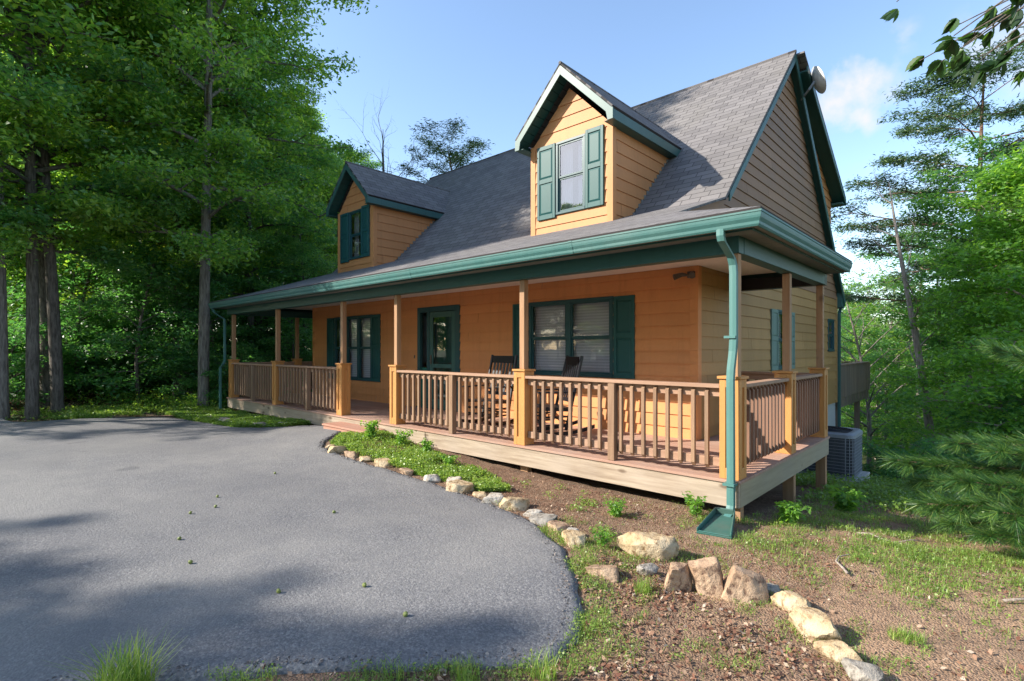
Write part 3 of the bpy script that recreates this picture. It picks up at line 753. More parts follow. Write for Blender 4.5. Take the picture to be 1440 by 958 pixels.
shutter(Mf, house, -2.665, -2.29, .84, 2.15); shutter(Mf, house, -4.86, -4.485, .84, 2.15)
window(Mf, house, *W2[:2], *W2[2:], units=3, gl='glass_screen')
shutter(Mf, house, -9.665, -9.29, .50, 2.17); shutter(Mf, house, -11.9, -11.535, .50, 2.17)
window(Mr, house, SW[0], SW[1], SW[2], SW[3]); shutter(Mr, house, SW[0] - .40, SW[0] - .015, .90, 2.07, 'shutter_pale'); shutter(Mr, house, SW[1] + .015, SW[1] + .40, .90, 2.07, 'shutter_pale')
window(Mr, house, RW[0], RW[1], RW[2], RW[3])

# ---- front door with sidelight and storm door
mb = MB(Mf); x0, x1 = DR[0], DR[1]
mb.box(x0, x0 + .09, -.035, .06, 0, 2.24); mb.box(x1 - .14, x1, -.035, .06, 0, 2.24); mb.box(x0 + .09, x1 - .14, -.035, .06, 2.13, 2.24); mb.box(-7.46, -7.37, -.033, .06, 0.0, 2.13)
mb.box(x0 - .01, x1 + .01, -.06, .05, .001, .03)
dr = hb(mb, 'front_door', 'frame_green', bevel=.004)
mb = MB(Mf); mb.box(-7.71, -7.46, .0, .03, .03, .9); mb.build('sidelight_panel', 'door_green', dr, bevel=.003)
mb = MB(Mf); mb.face([(-7.71, .02, .9), (-7.46, .02, .9), (-7.46, .02, 2.13), (-7.71, .02, 2.13)]); mb.build('sidelight_glass', 'glass', dr)
mb = MB(Mf); a, b = -7.36, -6.515
mb.box(a, a + .11, -.03, .0, .03, 2.12); mb.box(b - .11, b, -.03, .0, .03, 2.12); mb.box(a + .11, b - .11, -.03, .0, 2.0, 2.12); mb.box(a + .11, b - .11, -.03, .0, .90, .99); mb.box(a + .11, b - .11, -.03, .0, .03, .22)
mb.build('storm_door', 'green_trim', dr, bevel=.004)
mb = MB(Mf); mb.face([(a + .1, -.012, .2), (b - .1, -.012, .2), (b - .1, -.012, .92), (a + .1, -.012, .92)]); mb.face([(a + .1, -.012, .97), (b - .1, -.012, .97), (b - .1, -.012, 2.02), (a + .1, -.012, 2.02)]); mb.build('storm_glass', 'glass', dr)
mb = MB(Mf); mb.box(a, b, .10, .14, .03, 2.12)
for (p, q, r_, s_) in ((a + .14, a + .38, .25, .85), (b - .38, b - .14, .25, .85), (a + .14, a + .38, 1.0, 1.9), (b - .38, b - .14, 1.0, 1.9)): mb.box(p, q, .085, .1, r_, s_)
mb.build('door_leaf', 'door_green', dr, bevel=.01)
mb = MB(Mf); mb.box(a + .03, a + .07, -.045, -.03, .98, 1.18); mb.tube([(a + .05, -.045, 1.05), (a + .05, -.08, 1.05), (a + .13, -.085, 1.05)], .010, 8); mb.build('handle', 'metal_bronze', dr)
mb = MB(Mf); mb.box(-7.93, -7.90, -.03, -.012, 1.10, 1.17); hb(mb, 'doorbell', 'metal_bronze')
# security light at the wall corner
mb = MB(); mb.box(XR - .12, XR - .02, YF - .07, YF - .02, 2.33, 2.42)
for sx in (-.11, .04): mb.tube([(XR - .07, YF - .06, 2.36), (XR - .07 + sx, YF - .10, 2.38), (XR - .07 + sx * 1.8, YF - .18, 2.34)], [.012, .03, .045], 10)
hb(mb, 'security_light', 'metal_bronze')

# ---- dormers
def dormer(xc, lit_label=None):
    hw = .85; Yd = YF; zs = 5.0; yf = 1.76; rh = 1.03; ze = 5.10; zr = 6.14; s_ = (zr - ze) / rh
    M = Matrix.Translation((xc, 0, 0))
    # front wall: outline with gable top
    mb = MB(M); wn_ = (-.285, .335, 3.66, 4.93)
    siding(mb, lambda s, o, z: (s, Yd - o, z), [(-hw, 3.30), (hw, 3.30), (hw, zs - .06), (0, zs - .06 + hw * s_ - .0), (-hw, zs - .06)], [wn_], .205, 3.29, int(-xc * 3), .016, 5)
    root = hb(mb, 'dormer', 'siding_dormer')
    mb = MB(M); siding(mb, lambda s, o, z: (hw + o, s, z), [(Yd + .0, 3.0), (4.15, 5.0), (Yd + .0, 5.0)], [], .205, 3.29, 5, .016, 9); mb.build('side_wall', 'siding_dormer', root); mb = MB(M)
    siding(mb, lambda s, o, z: (-hw - o, s, z), [(Yd + .0, 3.0), (4.15, 5.0), (Yd + .0, 5.0)], [], .205, 3.29, 5, .016, 9); mb.build('side_wall', 'siding_dormer', root)
    mb = MB(M); mb.box(hw - .09, hw + .022, Yd - .022, Yd + .085, 3.25, 4.98); mb.build('corner_trim', 'siding_dormer', root, bevel=.003)
    mb = MB(M); mb.box(-hw - .022, -hw + .09, Yd - .022, Yd + .085, 3.25, 4.98); mb.build('corner_trim', 'siding_dormer', root, bevel=.003)
    mb = MB(M)
    for sg in (-1, 1):
        slab(mb, [(sg * rh, yf, ze), (0, yf, zr), (0, zr - .88, zr), (sg * rh, ze - .88, ze)], .035, (sg * rh, yf, ze), (0, 1, 0), (-sg, 0, s_))
    mb.tube([(0, yf - .01, zr - .012), (0, zr - .88, zr - .012)], .03, 6, .5)
    mb.build('dormer_roof', 'shingles', root)
    mb = MB(M)
    for sg in (-1, 1):
        t0 = -.036; h_ = .17
        P = [(sg * rh, yf + .0, ze + t0), (sg * rh, yf, ze + t0 - .17), (sg * (rh - .10), yf, ze + t0 - .17), (sg * (rh - .13), yf, ze + t0 - .03), (0, yf, zr + t0 - h_), (0, yf, zr + t0)]
        mb.prism(P, (0, .028, 0), .5)
        mb.box(*sorted((sg * (rh - .002), sg * (rh - .03))), yf + .03, ze - .90, ze - .2, ze - .045, .4)
        mb.box(*sorted((sg * (rh - .03), sg * (hw + .0))), yf + .03, ze - .92, ze - .2, ze - .19, .3)
    mb.build('fascia', 'green_trim', root, bevel=.003)
    mb = MB(M)
    for sg in (-1, 1):
        n_ = 9
        for k in range(n_):
            u0 = k / n_; u1 = (k + 1) / n_ - .01
            f = lambda u, y, dz: (sg * rh * .97 * (1 - u), y, ze + (zr - ze) * u - .14 + dz)
            mb.hexa([f(u0, yf + .03, 0), f(u1, yf + .03, 0), f(u1, Yd + .0, 0), f(u0, Yd, 0), f(u0, yf + .03, .012), f(u1, yf + .03, .012), f(u1, Yd, .012), f(u0, Yd, .012)])
    mb.build('soffit', 'green_dark', root)
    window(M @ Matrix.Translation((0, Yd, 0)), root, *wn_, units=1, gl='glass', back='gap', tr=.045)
    Ms = M @ Matrix.Translation((0, Yd, 0))
    shutter(Ms, root, -.70, -.295, 3.62, 4.93); shutter(Ms, root, .345, .70, 3.66, 4.97)
    mb = MB(M); mb.box(hw + .018, hw + .03, Yd + .3, 4.1, 0, .01) if False else None
    # step flashing along the side
    for k in range(16):
        y = Yd + .62 + k * .095; mb.box(hw + .012, hw + .024, y, y + .12, y + .90, y + .965)
    mb.build('flashing', 'soffit_grey', root)
    return root
dormer(-3.555)
dormer(-10.47)

# ---- rear deck
mb = MB(); y0, y1 = 11.05, 15.6; x1 = XR; x0 = -6.0
mb.box(x0, x1 + .02, y0, y1, -.03, .0); mb.box(x1 - .04, x1, y0, y1, -.29, -.032)
k = 0
while y0 + .35 + k * .62 < y1: y = y0 + .35 + k * .62; mb.box(x1 - .1, x1 + .02, y, y + .05, -.22, -.034); k += 1
rd = hb(mb, 'rear_deck', 'deck_grey')
mb = MB(); mb.box(x1 - .09, x1 + .05, y0, y1 + .05, .87, .90); mb.box(x0, x1 - .09, y1 - .09, y1 + .05, .87, .90); mb.build('rail', 'rail_wood', rd)
y = y0 + .05; mb = MB()
while y < y1: mb.box(x1 + .002, x1 + .025, y, y + .085, -.02, .86); y += .13
x = x0
while x < x1: mb.box(x, x + .125, y1 + .002, y1 + .025, -.02, .86); x += .14
q = mb.build('slats', 'deck_grey', rd)
for (x, y) in ((x1 - .12, 14.4), (x1 - .12, 11.4), (x0 + .1, 14.4)):
    mb = MB(); mb.box(x - .07, x + .07, y - .07, y + .07, gz(x, y) - .3, -.03); mb.build('post', 'deck_grey', rd)

# ============================================================ loose things by the house
def dish():
    r = empty('satellite_dish', (-1.35, 7.05, 6.84)); tag(r, 'pale grey satellite dish peeking over the roof peak', 'satellite dish')
    mb = MB(); c = Vector((.44, -.1, .0)); n = Vector((.80, .45, .38)).normalized(); a = n.cross(Vector((0, 0, 1))).normalized(); b = a.cross(n); b = -b
    V_, rings, seg = [], 5, 28
    grid = [[c + (a * math.cos(2 * math.pi * q / seg) * .27 + b * math.sin(2 * math.pi * q / seg) * .28) * (k / rings) + n * (.07 * (k / rings) ** 2) for q in range(seg)] for k in range(rings + 1)]
    for k in range(rings):
        for q in range(seg): mb.face([grid[k][q], grid[k][(q + 1) % seg], grid[k + 1][(q + 1) % seg], grid[k + 1][q]], .5)
    mb.tube([grid[rings][q] for q in range(seg)] + [grid[rings][0]], .009, 6, .5, False)
    mb.build('reflector', 'dish_grey', r, smooth=True)
    mb = MB(); mb.tube([c - n * .02, c - n * .12 - Vector((0, 0, .1)), (0.02, .15, -.30), (-.10, .15, -.45)], [.03, .025, .02, .02], 8); mb.build('mast', 'ac_grey', r)
dish()

def rocker(loc, rz, label):
    r = empty('rocking_chair', loc, rz); tag(r, label, 'rocking chair', 'black rocking chairs on the porch')
    w = .29; m = 'black_paint'; back = lambda z: .23 + (z - .42) * .24   # y of the reclined back (facing -y)
    mb = MB()
    for sx in (-1, 1): mb.beam((sx * (w - .02), -.26, .40), (sx * (w - .02), .26, .37), .03, .04)
    for k in range(8): y = -.25 + k * .066; mb.box(-w + .01, w - .01, y, y + .052, .418 - k * .004, .435 - k * .004)
    mb.build('seat', m, r)
    mb = MB(); T = 1.20
    mb.beam((-w + .05, back(1.05), 1.12), (w - .05, back(1.05), 1.12), .02, .13)
    mb.beam((-w + .02, back(.5), .52), (w - .02, back(.5), .52), .022, .06)
    for k in range(6): x = -.19 + k * .076; mb.beam((x, back(.5) + .005, .53), (x, back(1.05) + .005, 1.08), .042, .012, up=(0, 1, 0))
    mb.build('backrest', m, r)
    for sx in (-1, 1):
        mb = MB(); mb.beam((sx * w, back(.06), .07), (sx * w, back(.42), .42), .035, .045, (0, 1, 0)); mb.beam((sx * w, back(.41), .41), (sx * w * .97, back(T), T), .035, .042, (0, 1, 0)); mb.build('leg', m, r, bevel=.006)
        mb = MB(); mb.beam((sx * w, -.27, .07), (sx * w, -.25, .64), .04, .045, (0, 1, 0)); mb.build('leg', m, r, bevel=.006)
        mb = MB(); mb.box(sx * (w + .01) - .055, sx * (w + .01) + .055, -.32, back(.66) + .0, .642, .662); mb.build('armrest', m, r, bevel=.006)
        mb = MB(); P = []
        n = 14
        for k in range(n): 
            a0 = -.40 + 1.02 * k / n; a1 = -.40 + 1.02 * (k + 1) / n; z = lambda q: .0 + .16 * (q - .03) ** 2 * 1.6
            mb.hexa([(sx * w - .014, a0, z(a0)), (sx * w + .014, a0, z(a0)), (sx * w + .014, a1, z(a1)), (sx * w - .014, a1, z(a1)), (sx * w - .014, a0, z(a0) + .055), (sx * w + .014, a0, z(a0) + .055), (sx * w + .014, a1, z(a1) + .055), (sx * w - .014, a1, z(a1) + .055)], .5)
        mb.build('rocker', m, r)
        mb = MB()
        for z in (.16, .28): mb.beam((sx * w, -.26, z), (sx * w, back(z), z), .018, .025)
        mb.build('stretcher', m, r)
    mb = MB(); mb.beam((-w, -.26, .20), (w, -.26, .20), .018, .025); mb.beam((-w, -.26, .30), (w, -.26, .30), .018, .025); mb.beam((-w, back(.2), .2), (w, back(.2), .2), .018, .025); mb.build('stretcher', m, r)
rocker((-4.68, 1.20, .002), R(4), 'black rocking chair facing out, left of the square porch pillar by the big window')
rocker((-3.26, 1.12, .002), R(-30), 'black rocking chair turned sideways in front of the wide window')

# splash block
mb = MB(); M = Matrix.Translation((-.03, -.42, gz(0, -.4) + .045)) @ Matrix.Rotation(R(10), 4, 'Z') @ Matrix.Rotation(R(5), 4, 'X') @ Matrix.Scale(.76, 4); mb.M = M
wB, wF = .12, .20
mb.hexa([(-wB, .38, 0), (-wF, -.30, 0), (wF, -.30, 0), (wB, .38, 0), (-wB, .38, .03), (-wF, -.30, .03), (wF, -.30, .03), (wB, .38, .03)])
for sx in (-1, 1): mb.hexa([(sx * wB, .38, .03), (sx * wF, -.30, .03), (sx * (wF - .025), -.30, .03), (sx * (wB - .02), .38, .03), (sx * wB, .38, .11), (sx * wF, -.30, .075), (sx * (wF - .02), -.30, .075), (sx * (wB - .015), .38, .11)])
mb.box(-wB + .015, wB - .015, .355, .38, .03, .11); mb.box(-wF + .02, wF - .02, -.302, -.28, .03, .045)
tag(mb.build('splash_block', 'splash_green', bevel=.006), 'green plastic splash block under the corner downspout', 'splash block')

# air conditioner on its pad
az = gz(-.45, 6.1) - .0
mb = MB(); mb.box(-1.12, .07, 5.60, 6.75, az - .25, az + .06); tag(mb.build('concrete_pad', 'concrete', bevel=.01), 'grey concrete pad under the air conditioner', 'pad')
r = empty('air_conditioner', (-.5, 6.15, az + .06)); tag(r, 'grey outdoor air conditioner with wire guard behind the porch', 'air conditioner')
def rrect(hw, hd, rad, n=5):
    P = []
    for cx_, cy_, a0 in ((hw - rad, hd - rad, 0), (-hw + rad, hd - rad, 90), (-hw + rad, -hd + rad, 180), (hw - rad, -hd + rad, 270)):
        for k in range(n + 1): a = R(a0 + 90 * k / n); P.append((cx_ + rad * math.cos(a), cy_ + rad * math.sin(a)))
    return P
hw = .48
mb = MB(); mb.prism([(x, y, .04) for x, y in rrect(hw - .03, .43, .10)], (0, 0, .70)); mb.build('coil', 'ac_dark', r)
mb = MB()
for k in range(12):
    z = .07 + k * .058; P = rrect(hw, .46, .12); mb.tube([(x, y, z) for x, y in P + P[:1]], .0045, 4, .5, False)
for (x, y) in rrect(hw - .004, .456, .12, 3): mb.box(x - .006, x + .006, y - .006, y + .006, .03, .76)
for k in range(44):
    t_ = -hw + .1 + k * (2 * hw - .2) / 43; mb.box(t_ - .0018, t_ + .0018, -.455, -.45, .04, .75); mb.box(hw - .008, hw - .003, t_ * .9 - .0018, t_ * .9 + .0018, .04, .75)
mb.build('wire_guard', 'ac_grey', r)
mb = MB(); mb.prism([(x, y, .0) for x, y in rrect(hw + .005, .465, .12)], (0, 0, .045)); mb.build('base_pan', 'ac_grey', r, bevel=.005)
mb = MB(); O = rrect(hw + .012, .47, .13); I = [(.36 * math.cos(R(a)), .36 * math.sin(R(a))) for a in range(0, 360, 15)]
O2 = rrect(hw - .03, .43, .12)
n = len(O)
for k in range(n): q = (k + 1) % n; mb.face([(*O[k], .74), (*O[q], .74), (*O[q], .80), (*O[k], .80)], .5); mb.face([(*O[k], .80), (*O[q], .80), (*O2[q], .835), (*O2[k], .835)], .5); 
I2 = [(x * .80, y * .80) for x, y in O2]
for k in range(n): q = (k + 1) % n; mb.face([(*O2[k], .835), (*O2[q], .835), (*I2[q], .82), (*I2[k], .82)], .5)
mb.build('lid', 'ac_grey', r)
mb = MB()
mb.face([(*p, .78) for p in I2], .2)
mb.build('fan_opening', 'ac_dark', r)
mb = MB()
for k in range(1, 9): P = [(.046 * k * math.cos(R(a)), .046 * k * math.sin(R(a)), .842) for a in range(0, 361, 20)]; mb.tube(P, .003, 4, .5, False)
for a in range(0, 180, 45): mb.beam((.38 * math.cos(R(a)), .38 * math.sin(R(a)), .84), (-.38 * math.cos(R(a)), -.38 * math.sin(R(a)), .84), .006, .006)
mb.build('fan_grille', 'ac_dark', r)

# ============================================================ rocks
def rock(x, y, sx, sy, sz, rz, mat, seed, label, group=None, sink=.25, ang=0., cuts=7, block=False):
    rg = random.Random(seed)
    import bmesh
    bm = bmesh.new(); bmesh.ops.create_icosphere(bm, subdivisions=4, radius=1)
    pl = []
    for k in range(cuts + 6):
        n = Vector((rg.uniform(-1, 1), rg.uniform(-1, 1), rg.uniform(-.7, 1))).normalized(); pl.append((n, rg.uniform(.55, .86)))
    pl.append((Vector((rg.uniform(-.12, .12), rg.uniform(-.12, .12), 1)).normalized(), .62))
    if block: pl = [(Vector((rg.uniform(-.3, .3) + a_, rg.uniform(-.3, .3) + b_, rg.uniform(-.35, .35) + c_)).normalized(), rg.uniform(.42, .66)) for a_, b_, c_ in ((1, 0, 0), (-1, 0, 0), (0, 1, 0), (0, -1, 0), (0, 0, 1), (.7, -.7, .3))]; sx, sy, sz = sx * 1.6, sy * 1.6, sz * 1.5
    from mathutils import noise
    for v in bm.verts:
        p = v.co.copy()
        for n, d in pl:
            e = p.dot(n)
            if e > d: p -= n * (e - d) * .93
        q = p * 1.6 + Vector((seed * 3.1, 0, 0)); p *= 1 + .10 * noise.noise(q) + .05 * noise.noise(q * 3.3) + .02 * noise.noise(q * 9)
        v.co = Vector((p.x * sx, p.y * sy, p.z * sz))
    me = bpy.data.meshes.new('stone'); bm.to_mesh(me); bm.free(); me.materials.append(MATS[mat])
    me.polygons.foreach_set('use_smooth', [True] * len(me.polygons))
    try: me.set_sharp_from_angle(angle=R(28))
    except Exception: pass
    o = bpy.data.objects.new('stone', me); COL.objects.link(o)
    o.location = (x, y, gz(x, y) + sz * (1 - sink) * .42); o.rotation_euler = (rg.uniform(-.1, .1), ang, rz)
    tag(o, label, 'stone', group); return o
G1 = 'stones edging the driveway'; G2 = 'stones of the low garden border'
ROCKS = [
 (-5.95, -1.10, .13, .10, .09, .3, 'rock_tan', 'farthest stone of the driveway edging, nearest the porch step'),
 (-5.62, -1.15, .17, .12, .10, .9, 'rock_tan', 'tan stone second from the step end of the driveway edging'),
 (-5.22, -1.15, .15, .11, .08, .1, 'rock_rust', 'brown stone third from the step end of the driveway edging'),
 (-4.85, -1.14, .17, .12, .09, .5, 'rock_tan', 'tan stone fourth from the step end of the driveway edging'),
 (-4.42, -1.14, .16, .10, .08, .2, 'rock_tan', 'low tan stone fifth from the step end of the edging, half in grass'),
 (-3.85, -1.13, .13, .09, .07, .2, 'rock_rust', 'small brown stone alone in the bright grass at the driveway edge'),
 (-3.36, -1.13, .16, .11, .12, .4, 'rock_white', 'grey white edging stone left of the square tan one beside the bright grass'),
 (-3.03, -1.06, .11, .08, .09, .3, 'rock_white', 'small whitish edging stone tucked behind the square tan one'),
 (-2.78, -1.19, .16, .13, .12, .1, 'rock_tan', 'square tan edging stone, the most upright of the row'),
 (-2.43, -1.17, .15, .11, .09, .2, 'rock_tan', 'flat pale stone right of the square tan edging stone'),
 (-2.17, -1.20, .15, .11, .10, .6, 'rock_white', 'whitish rounded edging stone left of the stone with weeds in front'),
 (-1.90, -1.17, .15, .12, .11, .4, 'rock_tan', 'tan edging stone with green weeds growing in front of it'),
 (-1.60, -1.22, .15, .09, .08, .9, 'rock_white', 'flat slanting white stone in the driveway edging'),
 (-1.38, -1.34, .16, .12, .07, .1, 'rock_grey', 'grey flat edging stone just below the slanting white one'),
 (-1.13, -1.44, .11, .10, .07, .1, 'rock_rust', 'small brown edging stone before the curve of the driveway'),
 (-.96, -1.42, .10, .09, .09, .1, 'rock_white', 'small white rounded edging stone at the curve of the driveway'),
 (-.83, -1.57, .13, .11, .10, .8, 'rock_tan', 'tan stone ending the driveway edging at the curve'),
 (-.32, -1.90, .15, .12, .05, .2, 'rock_rust', 'brown flat stone sunk in the soil below the big boulder'),
 (-.10, -1.66, .12, .10, .08, .3, 'rock_grey', 'grey brown stone at the left end of the low garden border'),
]
for i, (x, y, sx, sy, sz, rz, m, lb) in enumerate(ROCKS): rock(x, y, sx * .76, sy * .80, sz * .78, rz, m, 20 + i, lb, G1 if i < 17 else G2, .35, 0, 5, i % 3 != 0)
rock(-.27, -1.33, .25, .16, .165, .55, 'rock_tan', 71, 'largest boulder, pale tan with a flat top, alone on the bare soil', sink=.15)
rock(.20, -1.75, .095, .07, .13, .85, 'rock_rust', 72, 'upright brown slab, leftmost of the three in the garden border', G2, .2, .10, 4, True)
rock(.38, -1.68, .105, .055, .15, .35, 'rock_rust', 83, 'upright brown slab, middle of the three in the garden border', G2, .2, -.16, 4, True)
rock(.60, -1.59, .120, .065, .125, .55, 'rock_rust', 91, 'upright rusty slab, rightmost of the three in the garden border', G2, .2, .20, 4, True)
rock(.72, -1.40, .075, .055, .06, .5, 'rock_grey', 75, 'small grey rounded stone between the upright slabs and the tan rocks', G2)
rock(.87, -1.53, .125, .09, .10, -.25, 'rock_tan', 76, 'craggy tan rock just below the small grey stone', G2, .2)
rock(1.05, -1.77, .165, .10, .115, -.30, 'rock_tan', 77, 'large flat tan rock in the lower right border, cream on top', G2, .2)
rock(1.24, -2.00, .125, .085, .10, -.10, 'rock_tan', 78, 'rounded cream rock second from the lower end of the border', G2, .2)
rock(1.36, -2.12, .11, .085, .085, -.2, 'rock_grey', 79, 'grey rock at the lowest right end of the garden border', G2, .2)
for i, (x, y) in enumerate(((-12.0, -1.0), (-10.9, -.95), (-9.6, -.75), (-9.0, -.45), (-11.4, -.9))):
    rock(x, y, .30, .16, .10, .1 * i, 'rock_grey', 90 + i, ['flat grey stone at the left end of the far grass strip', 'grey stone second along the far grass strip edge', 'low grey stone near the right end of the far grass strip', 'small grey stone beside the step end of the far grass strip', 'grey stone between the two leftmost stones of the far strip'][i], 'stones along the far grass strip')

# ============================================================ vegetation
FW = np.array((-math.sin(YAW), math.cos(YAW))); RT = np.array((math.cos(YAW), math.sin(YAW)))
def at(px, d):                                        # ground position seen at a bearing and distance (plan layout only)
    p = np.array(CAM)[:2] + FW * d + RT * (px - 720) / 742 * d
    return float(p[0]), float(p[1])
def leaves(C, n, spread, size, rs, up=.42, aspect=.42, flat=.45, droop=.25):
    """C (M,3) cluster centres; n leaves each -> (N,4,3) folded diamonds."""
    M_ = len(C); N = M_ * n; c = np.repeat(C, n, 0)
    off = rs.normal(size=(N, 3)) * np.array((spread, spread, spread * flat)); p = c + off
    az = rs.uniform(0, 2 * np.pi, N); el = rs.normal(-droop, .35, N)
    d = np.stack([np.cos(az) * np.cos(el), np.sin(az) * np.cos(el), np.sin(el)], 1)
    nrm = rs.normal(size=(N, 3)) * (1 - up) * 1.6 + np.array((0, 0, 1.)); sd_ = np.cross(d, nrm); sd_ /= np.linalg.norm(sd_, axis=1)[:, None] + 1e-9
    u = np.cross(sd_, d); L = (size * rs.uniform(.6, 1.25, N))[:, None]
    V = np.stack([p, p + d * L * .5 + sd_ * L * aspect * .5 + u * L * .06, p + d * L, p + d * L * .5 - sd_ * L * aspect * .5 + u * L * .06], 1)
    tone = np.repeat(rs.uniform(0, 1, M_), n) * .45 + rs.uniform(0, 1, N) * .55
    return V, tone
def unit(v): return v / (np.linalg.norm(v) + 1e-9)
def tree_kind(name, seed, H, r0, cb, cr, nl, subs, cl, n, size, spread, leaf, bark_, prof=None, upk=.45, droop=.25, lean=(0, 0), wob=.25, flat=.45, aspect=.45, sides=8, fork=False):
    rs = np.random.RandomState(seed); mb = MB(); K = 12
    ph = rs.uniform(0, 6, 4)
    T = lambda t: np.array((lean[0] * H * t + wob * math.sin(ph[0] + 3.1 * t) * t * 1.3, lean[1] * H * t + wob * math.sin(ph[1] + 2.6 * t) * t * 1.3, H * t))
    P = [T(k / K) for k in range(K + 1)]; P[0] = P[0] - np.array((0, 0, .5))
    Rr = lambda t: r0 * (1 - t) ** .85 + .02
    rad = [Rr(k / K) * (1.35 if k == 0 else 1) for k in range(K + 1)]
    P.insert(1, T(.02)); rad.insert(1, r0 * 1.05)
    mb.tube(P, rad, sides + 2, .5)
    C = []
    prof = prof or (lambda u: .5 + .5 * math.sin(math.pi * min(1, u * .85 + .12)))
    for i in range(nl):
        u = (i + rs.uniform(0, 1)) / nl; t = cb + (1 - cb) * u * .985; az = i * 2.399 + rs.uniform(-.5, .5); L = cr * prof(u) * rs.uniform(.65, 1.15)
        o = np.array((math.cos(az), math.sin(az), 0)); b = T(t); uk = upk * rs.uniform(.6, 1.4) * (.6 + u)
        kink = rs.normal(size=3) * .07 * L
        f = lambda q: b + o * L * q + np.array((0, 0, L * (uk * q - droop * q * q))) + kink * math.sin(q * 3.1)
        lr = min(Rr(t) * .55, .02 + L * .018)
        mb.tube([f(q) for q in (0, .25, .5, .75, 1)], [lr, lr * .8, lr * .6, lr * .35, .006], 5, .5, False)
        C.append(f(1.0)); C.append(f(.85))
        for j in range(subs):
            q = .22 + .75 * (j + rs.uniform(0, 1)) / subs; sgn = 1 if j % 2 else -1; a2 = az + sgn * rs.uniform(.5, 1.2); l2 = L * rs.uniform(.22, .42) * (1.2 - .5 * q)
            s0 = f(q); o2 = np.array((math.cos(a2), math.sin(a2), rs.uniform(-.1, .35)))
            mb.tube([s0, s0 + o2 * l2 * .5 + np.array((0, 0, .03 * l2)), s0 + o2 * l2], [lr * .42, lr * .25, .004], 4, .5, False)
            for c_ in range(cl): C.append(s0 + o2 * l2 * (.35 + .7 * (c_ + rs.uniform(0, 1)) / cl))
    for q in (.93, .97, 1.0): C.append(T(q))
    C = np.array(C)
    tm = mb.build('trunk', bark_, smooth=True); trunk = tm.data; bpy.data.objects.remove(tm)
    crown = None
    if n:
        V, tone = leaves(C, n, spread, size, rs, flat=flat, aspect=aspect)
        crown = npmesh('crown', V, 4, tone, leaf, 'mesh')
    return (name, trunk, crown)
def plant(kind, x, y, s=1., rz=0., label=None, cat='tree', group=None, sz=None, dz=0., name=None):
    nm, trunk, crown = kind
    r = empty(name or nm, (x, y, gz(x, y) + dz), rz); r.scale = (s, s, s if sz is None else sz)
    tag(r, label, cat, group)
    o = bpy.data.objects.new('trunk', trunk); COL.objects.link(o); o.parent = r
    if crown: o = bpy.data.objects.new('crown', crown); COL.objects.link(o); o.parent = r
    return r
oakA = tree_kind('oak_tree', 1, 20, .165, .20, 4.4, 50, 7, 3, 54, .170, .29, 'leaf_oak', 'bark_grey', droop=.35)
oakB = tree_kind('oak_tree', 2, 19, .15, .22, 4.0, 44, 7, 3, 52, .170, .29, 'leaf_oak', 'bark_dark', droop=.30, lean=(.03, .02))
oakC = tree_kind('oak_tree', 3, 17, .15, .24, 3.8, 38, 7, 3, 52, .165, .28, 'leaf_mid', 'bark_dark', droop=.40, wob=.5)
oakD = tree_kind('oak_tree', 14, 20, .20, .12, 4.4, 46, 6, 3, 17, .19, .40, 'leaf_oak', 'bark_grey', droop=.35)
oakE = tree_kind('oak_tree', 16, 20, .20, .16, 4.6, 34, 4, 2, 70, .17, .24, 'leaf_oak', 'bark_grey', droop=.35)
oakF = tree_kind('oak_tree', 18, 20, .20, .16, 4.4, 28, 4, 2, 44, .17, .20, 'leaf_oak', 'bark_grey', droop=.35)
leanT = tree_kind('leaning_tree', 4, 15, .16, .35, 3.4, 30, 6, 3, 40, .18, .40, 'leaf_oak', 'bark_dark', lean=(.16, .10), wob=.6)
sapA = tree_kind('young_tree', 5, 5.0, .045, .12, 1.7, 24, 5, 2, 26, .15, .22, 'leaf_dark', 'bark_dark', upk=.5, droop=.45)
sapB = tree_kind('young_tree', 6, 7.0, .06, .15, 2.1, 28, 5, 2, 28, .16, .26, 'leaf_oak', 'bark_dark', upk=.5, droop=.45, wob=.4)
bushA = tree_kind('bush', 7, 1.6, .03, .05, 1.25, 22, 4, 2, 26, .12, .16, 'leaf_dark', 'bark_dark', upk=.8, droop=.3)
mapA = tree_kind('maple_tree', 8, 10.5, .10, .16, 2.9, 50, 6, 3, 40, .145, .27, 'leaf_maple', 'bark_pale', upk=.55, droop=.45, prof=lambda u: 1.05 - .75 * u)
mapB = tree_kind('maple_tree', 9, 13, .12, .18, 3.3, 50, 6, 3, 38, .16, .32, 'leaf_maple', 'bark_grey', upk=.45, droop=.35)
pineA = tree_kind('pine_tree', 10, 16, .18, .52, 4.6, 32, 7, 3, 72, .15, .17, 'leaf_pine', 'bark_pine', upk=.25, droop=.05, prof=lambda u: 1.05 - .6 * u, flat=.5, aspect=.24)
pineB = tree_kind('pine_tree', 11, 13, .16, .50, 3.0, 24, 6, 3, 30, .20, .17, 'leaf_pine', 'bark_pine', upk=.45, droop=.0, prof=lambda u: .95 - .4 * u, wob=.5, flat=.5, aspect=.18)
sparse = tree_kind('thin_tree', 12, 11, .11, .35, 2.6, 26, 5, 2, 16, .13, .22, 'leaf_oak', 'bark_grey', upk=.9, droop=.2, wob=.5)
slim = tree_kind('slim_tree', 15, 14, .10, .50, 2.2, 26, 5, 3, 34, .15, .26, 'leaf_mid', 'bark_pale', upk=.7, droop=.3, wob=.5)
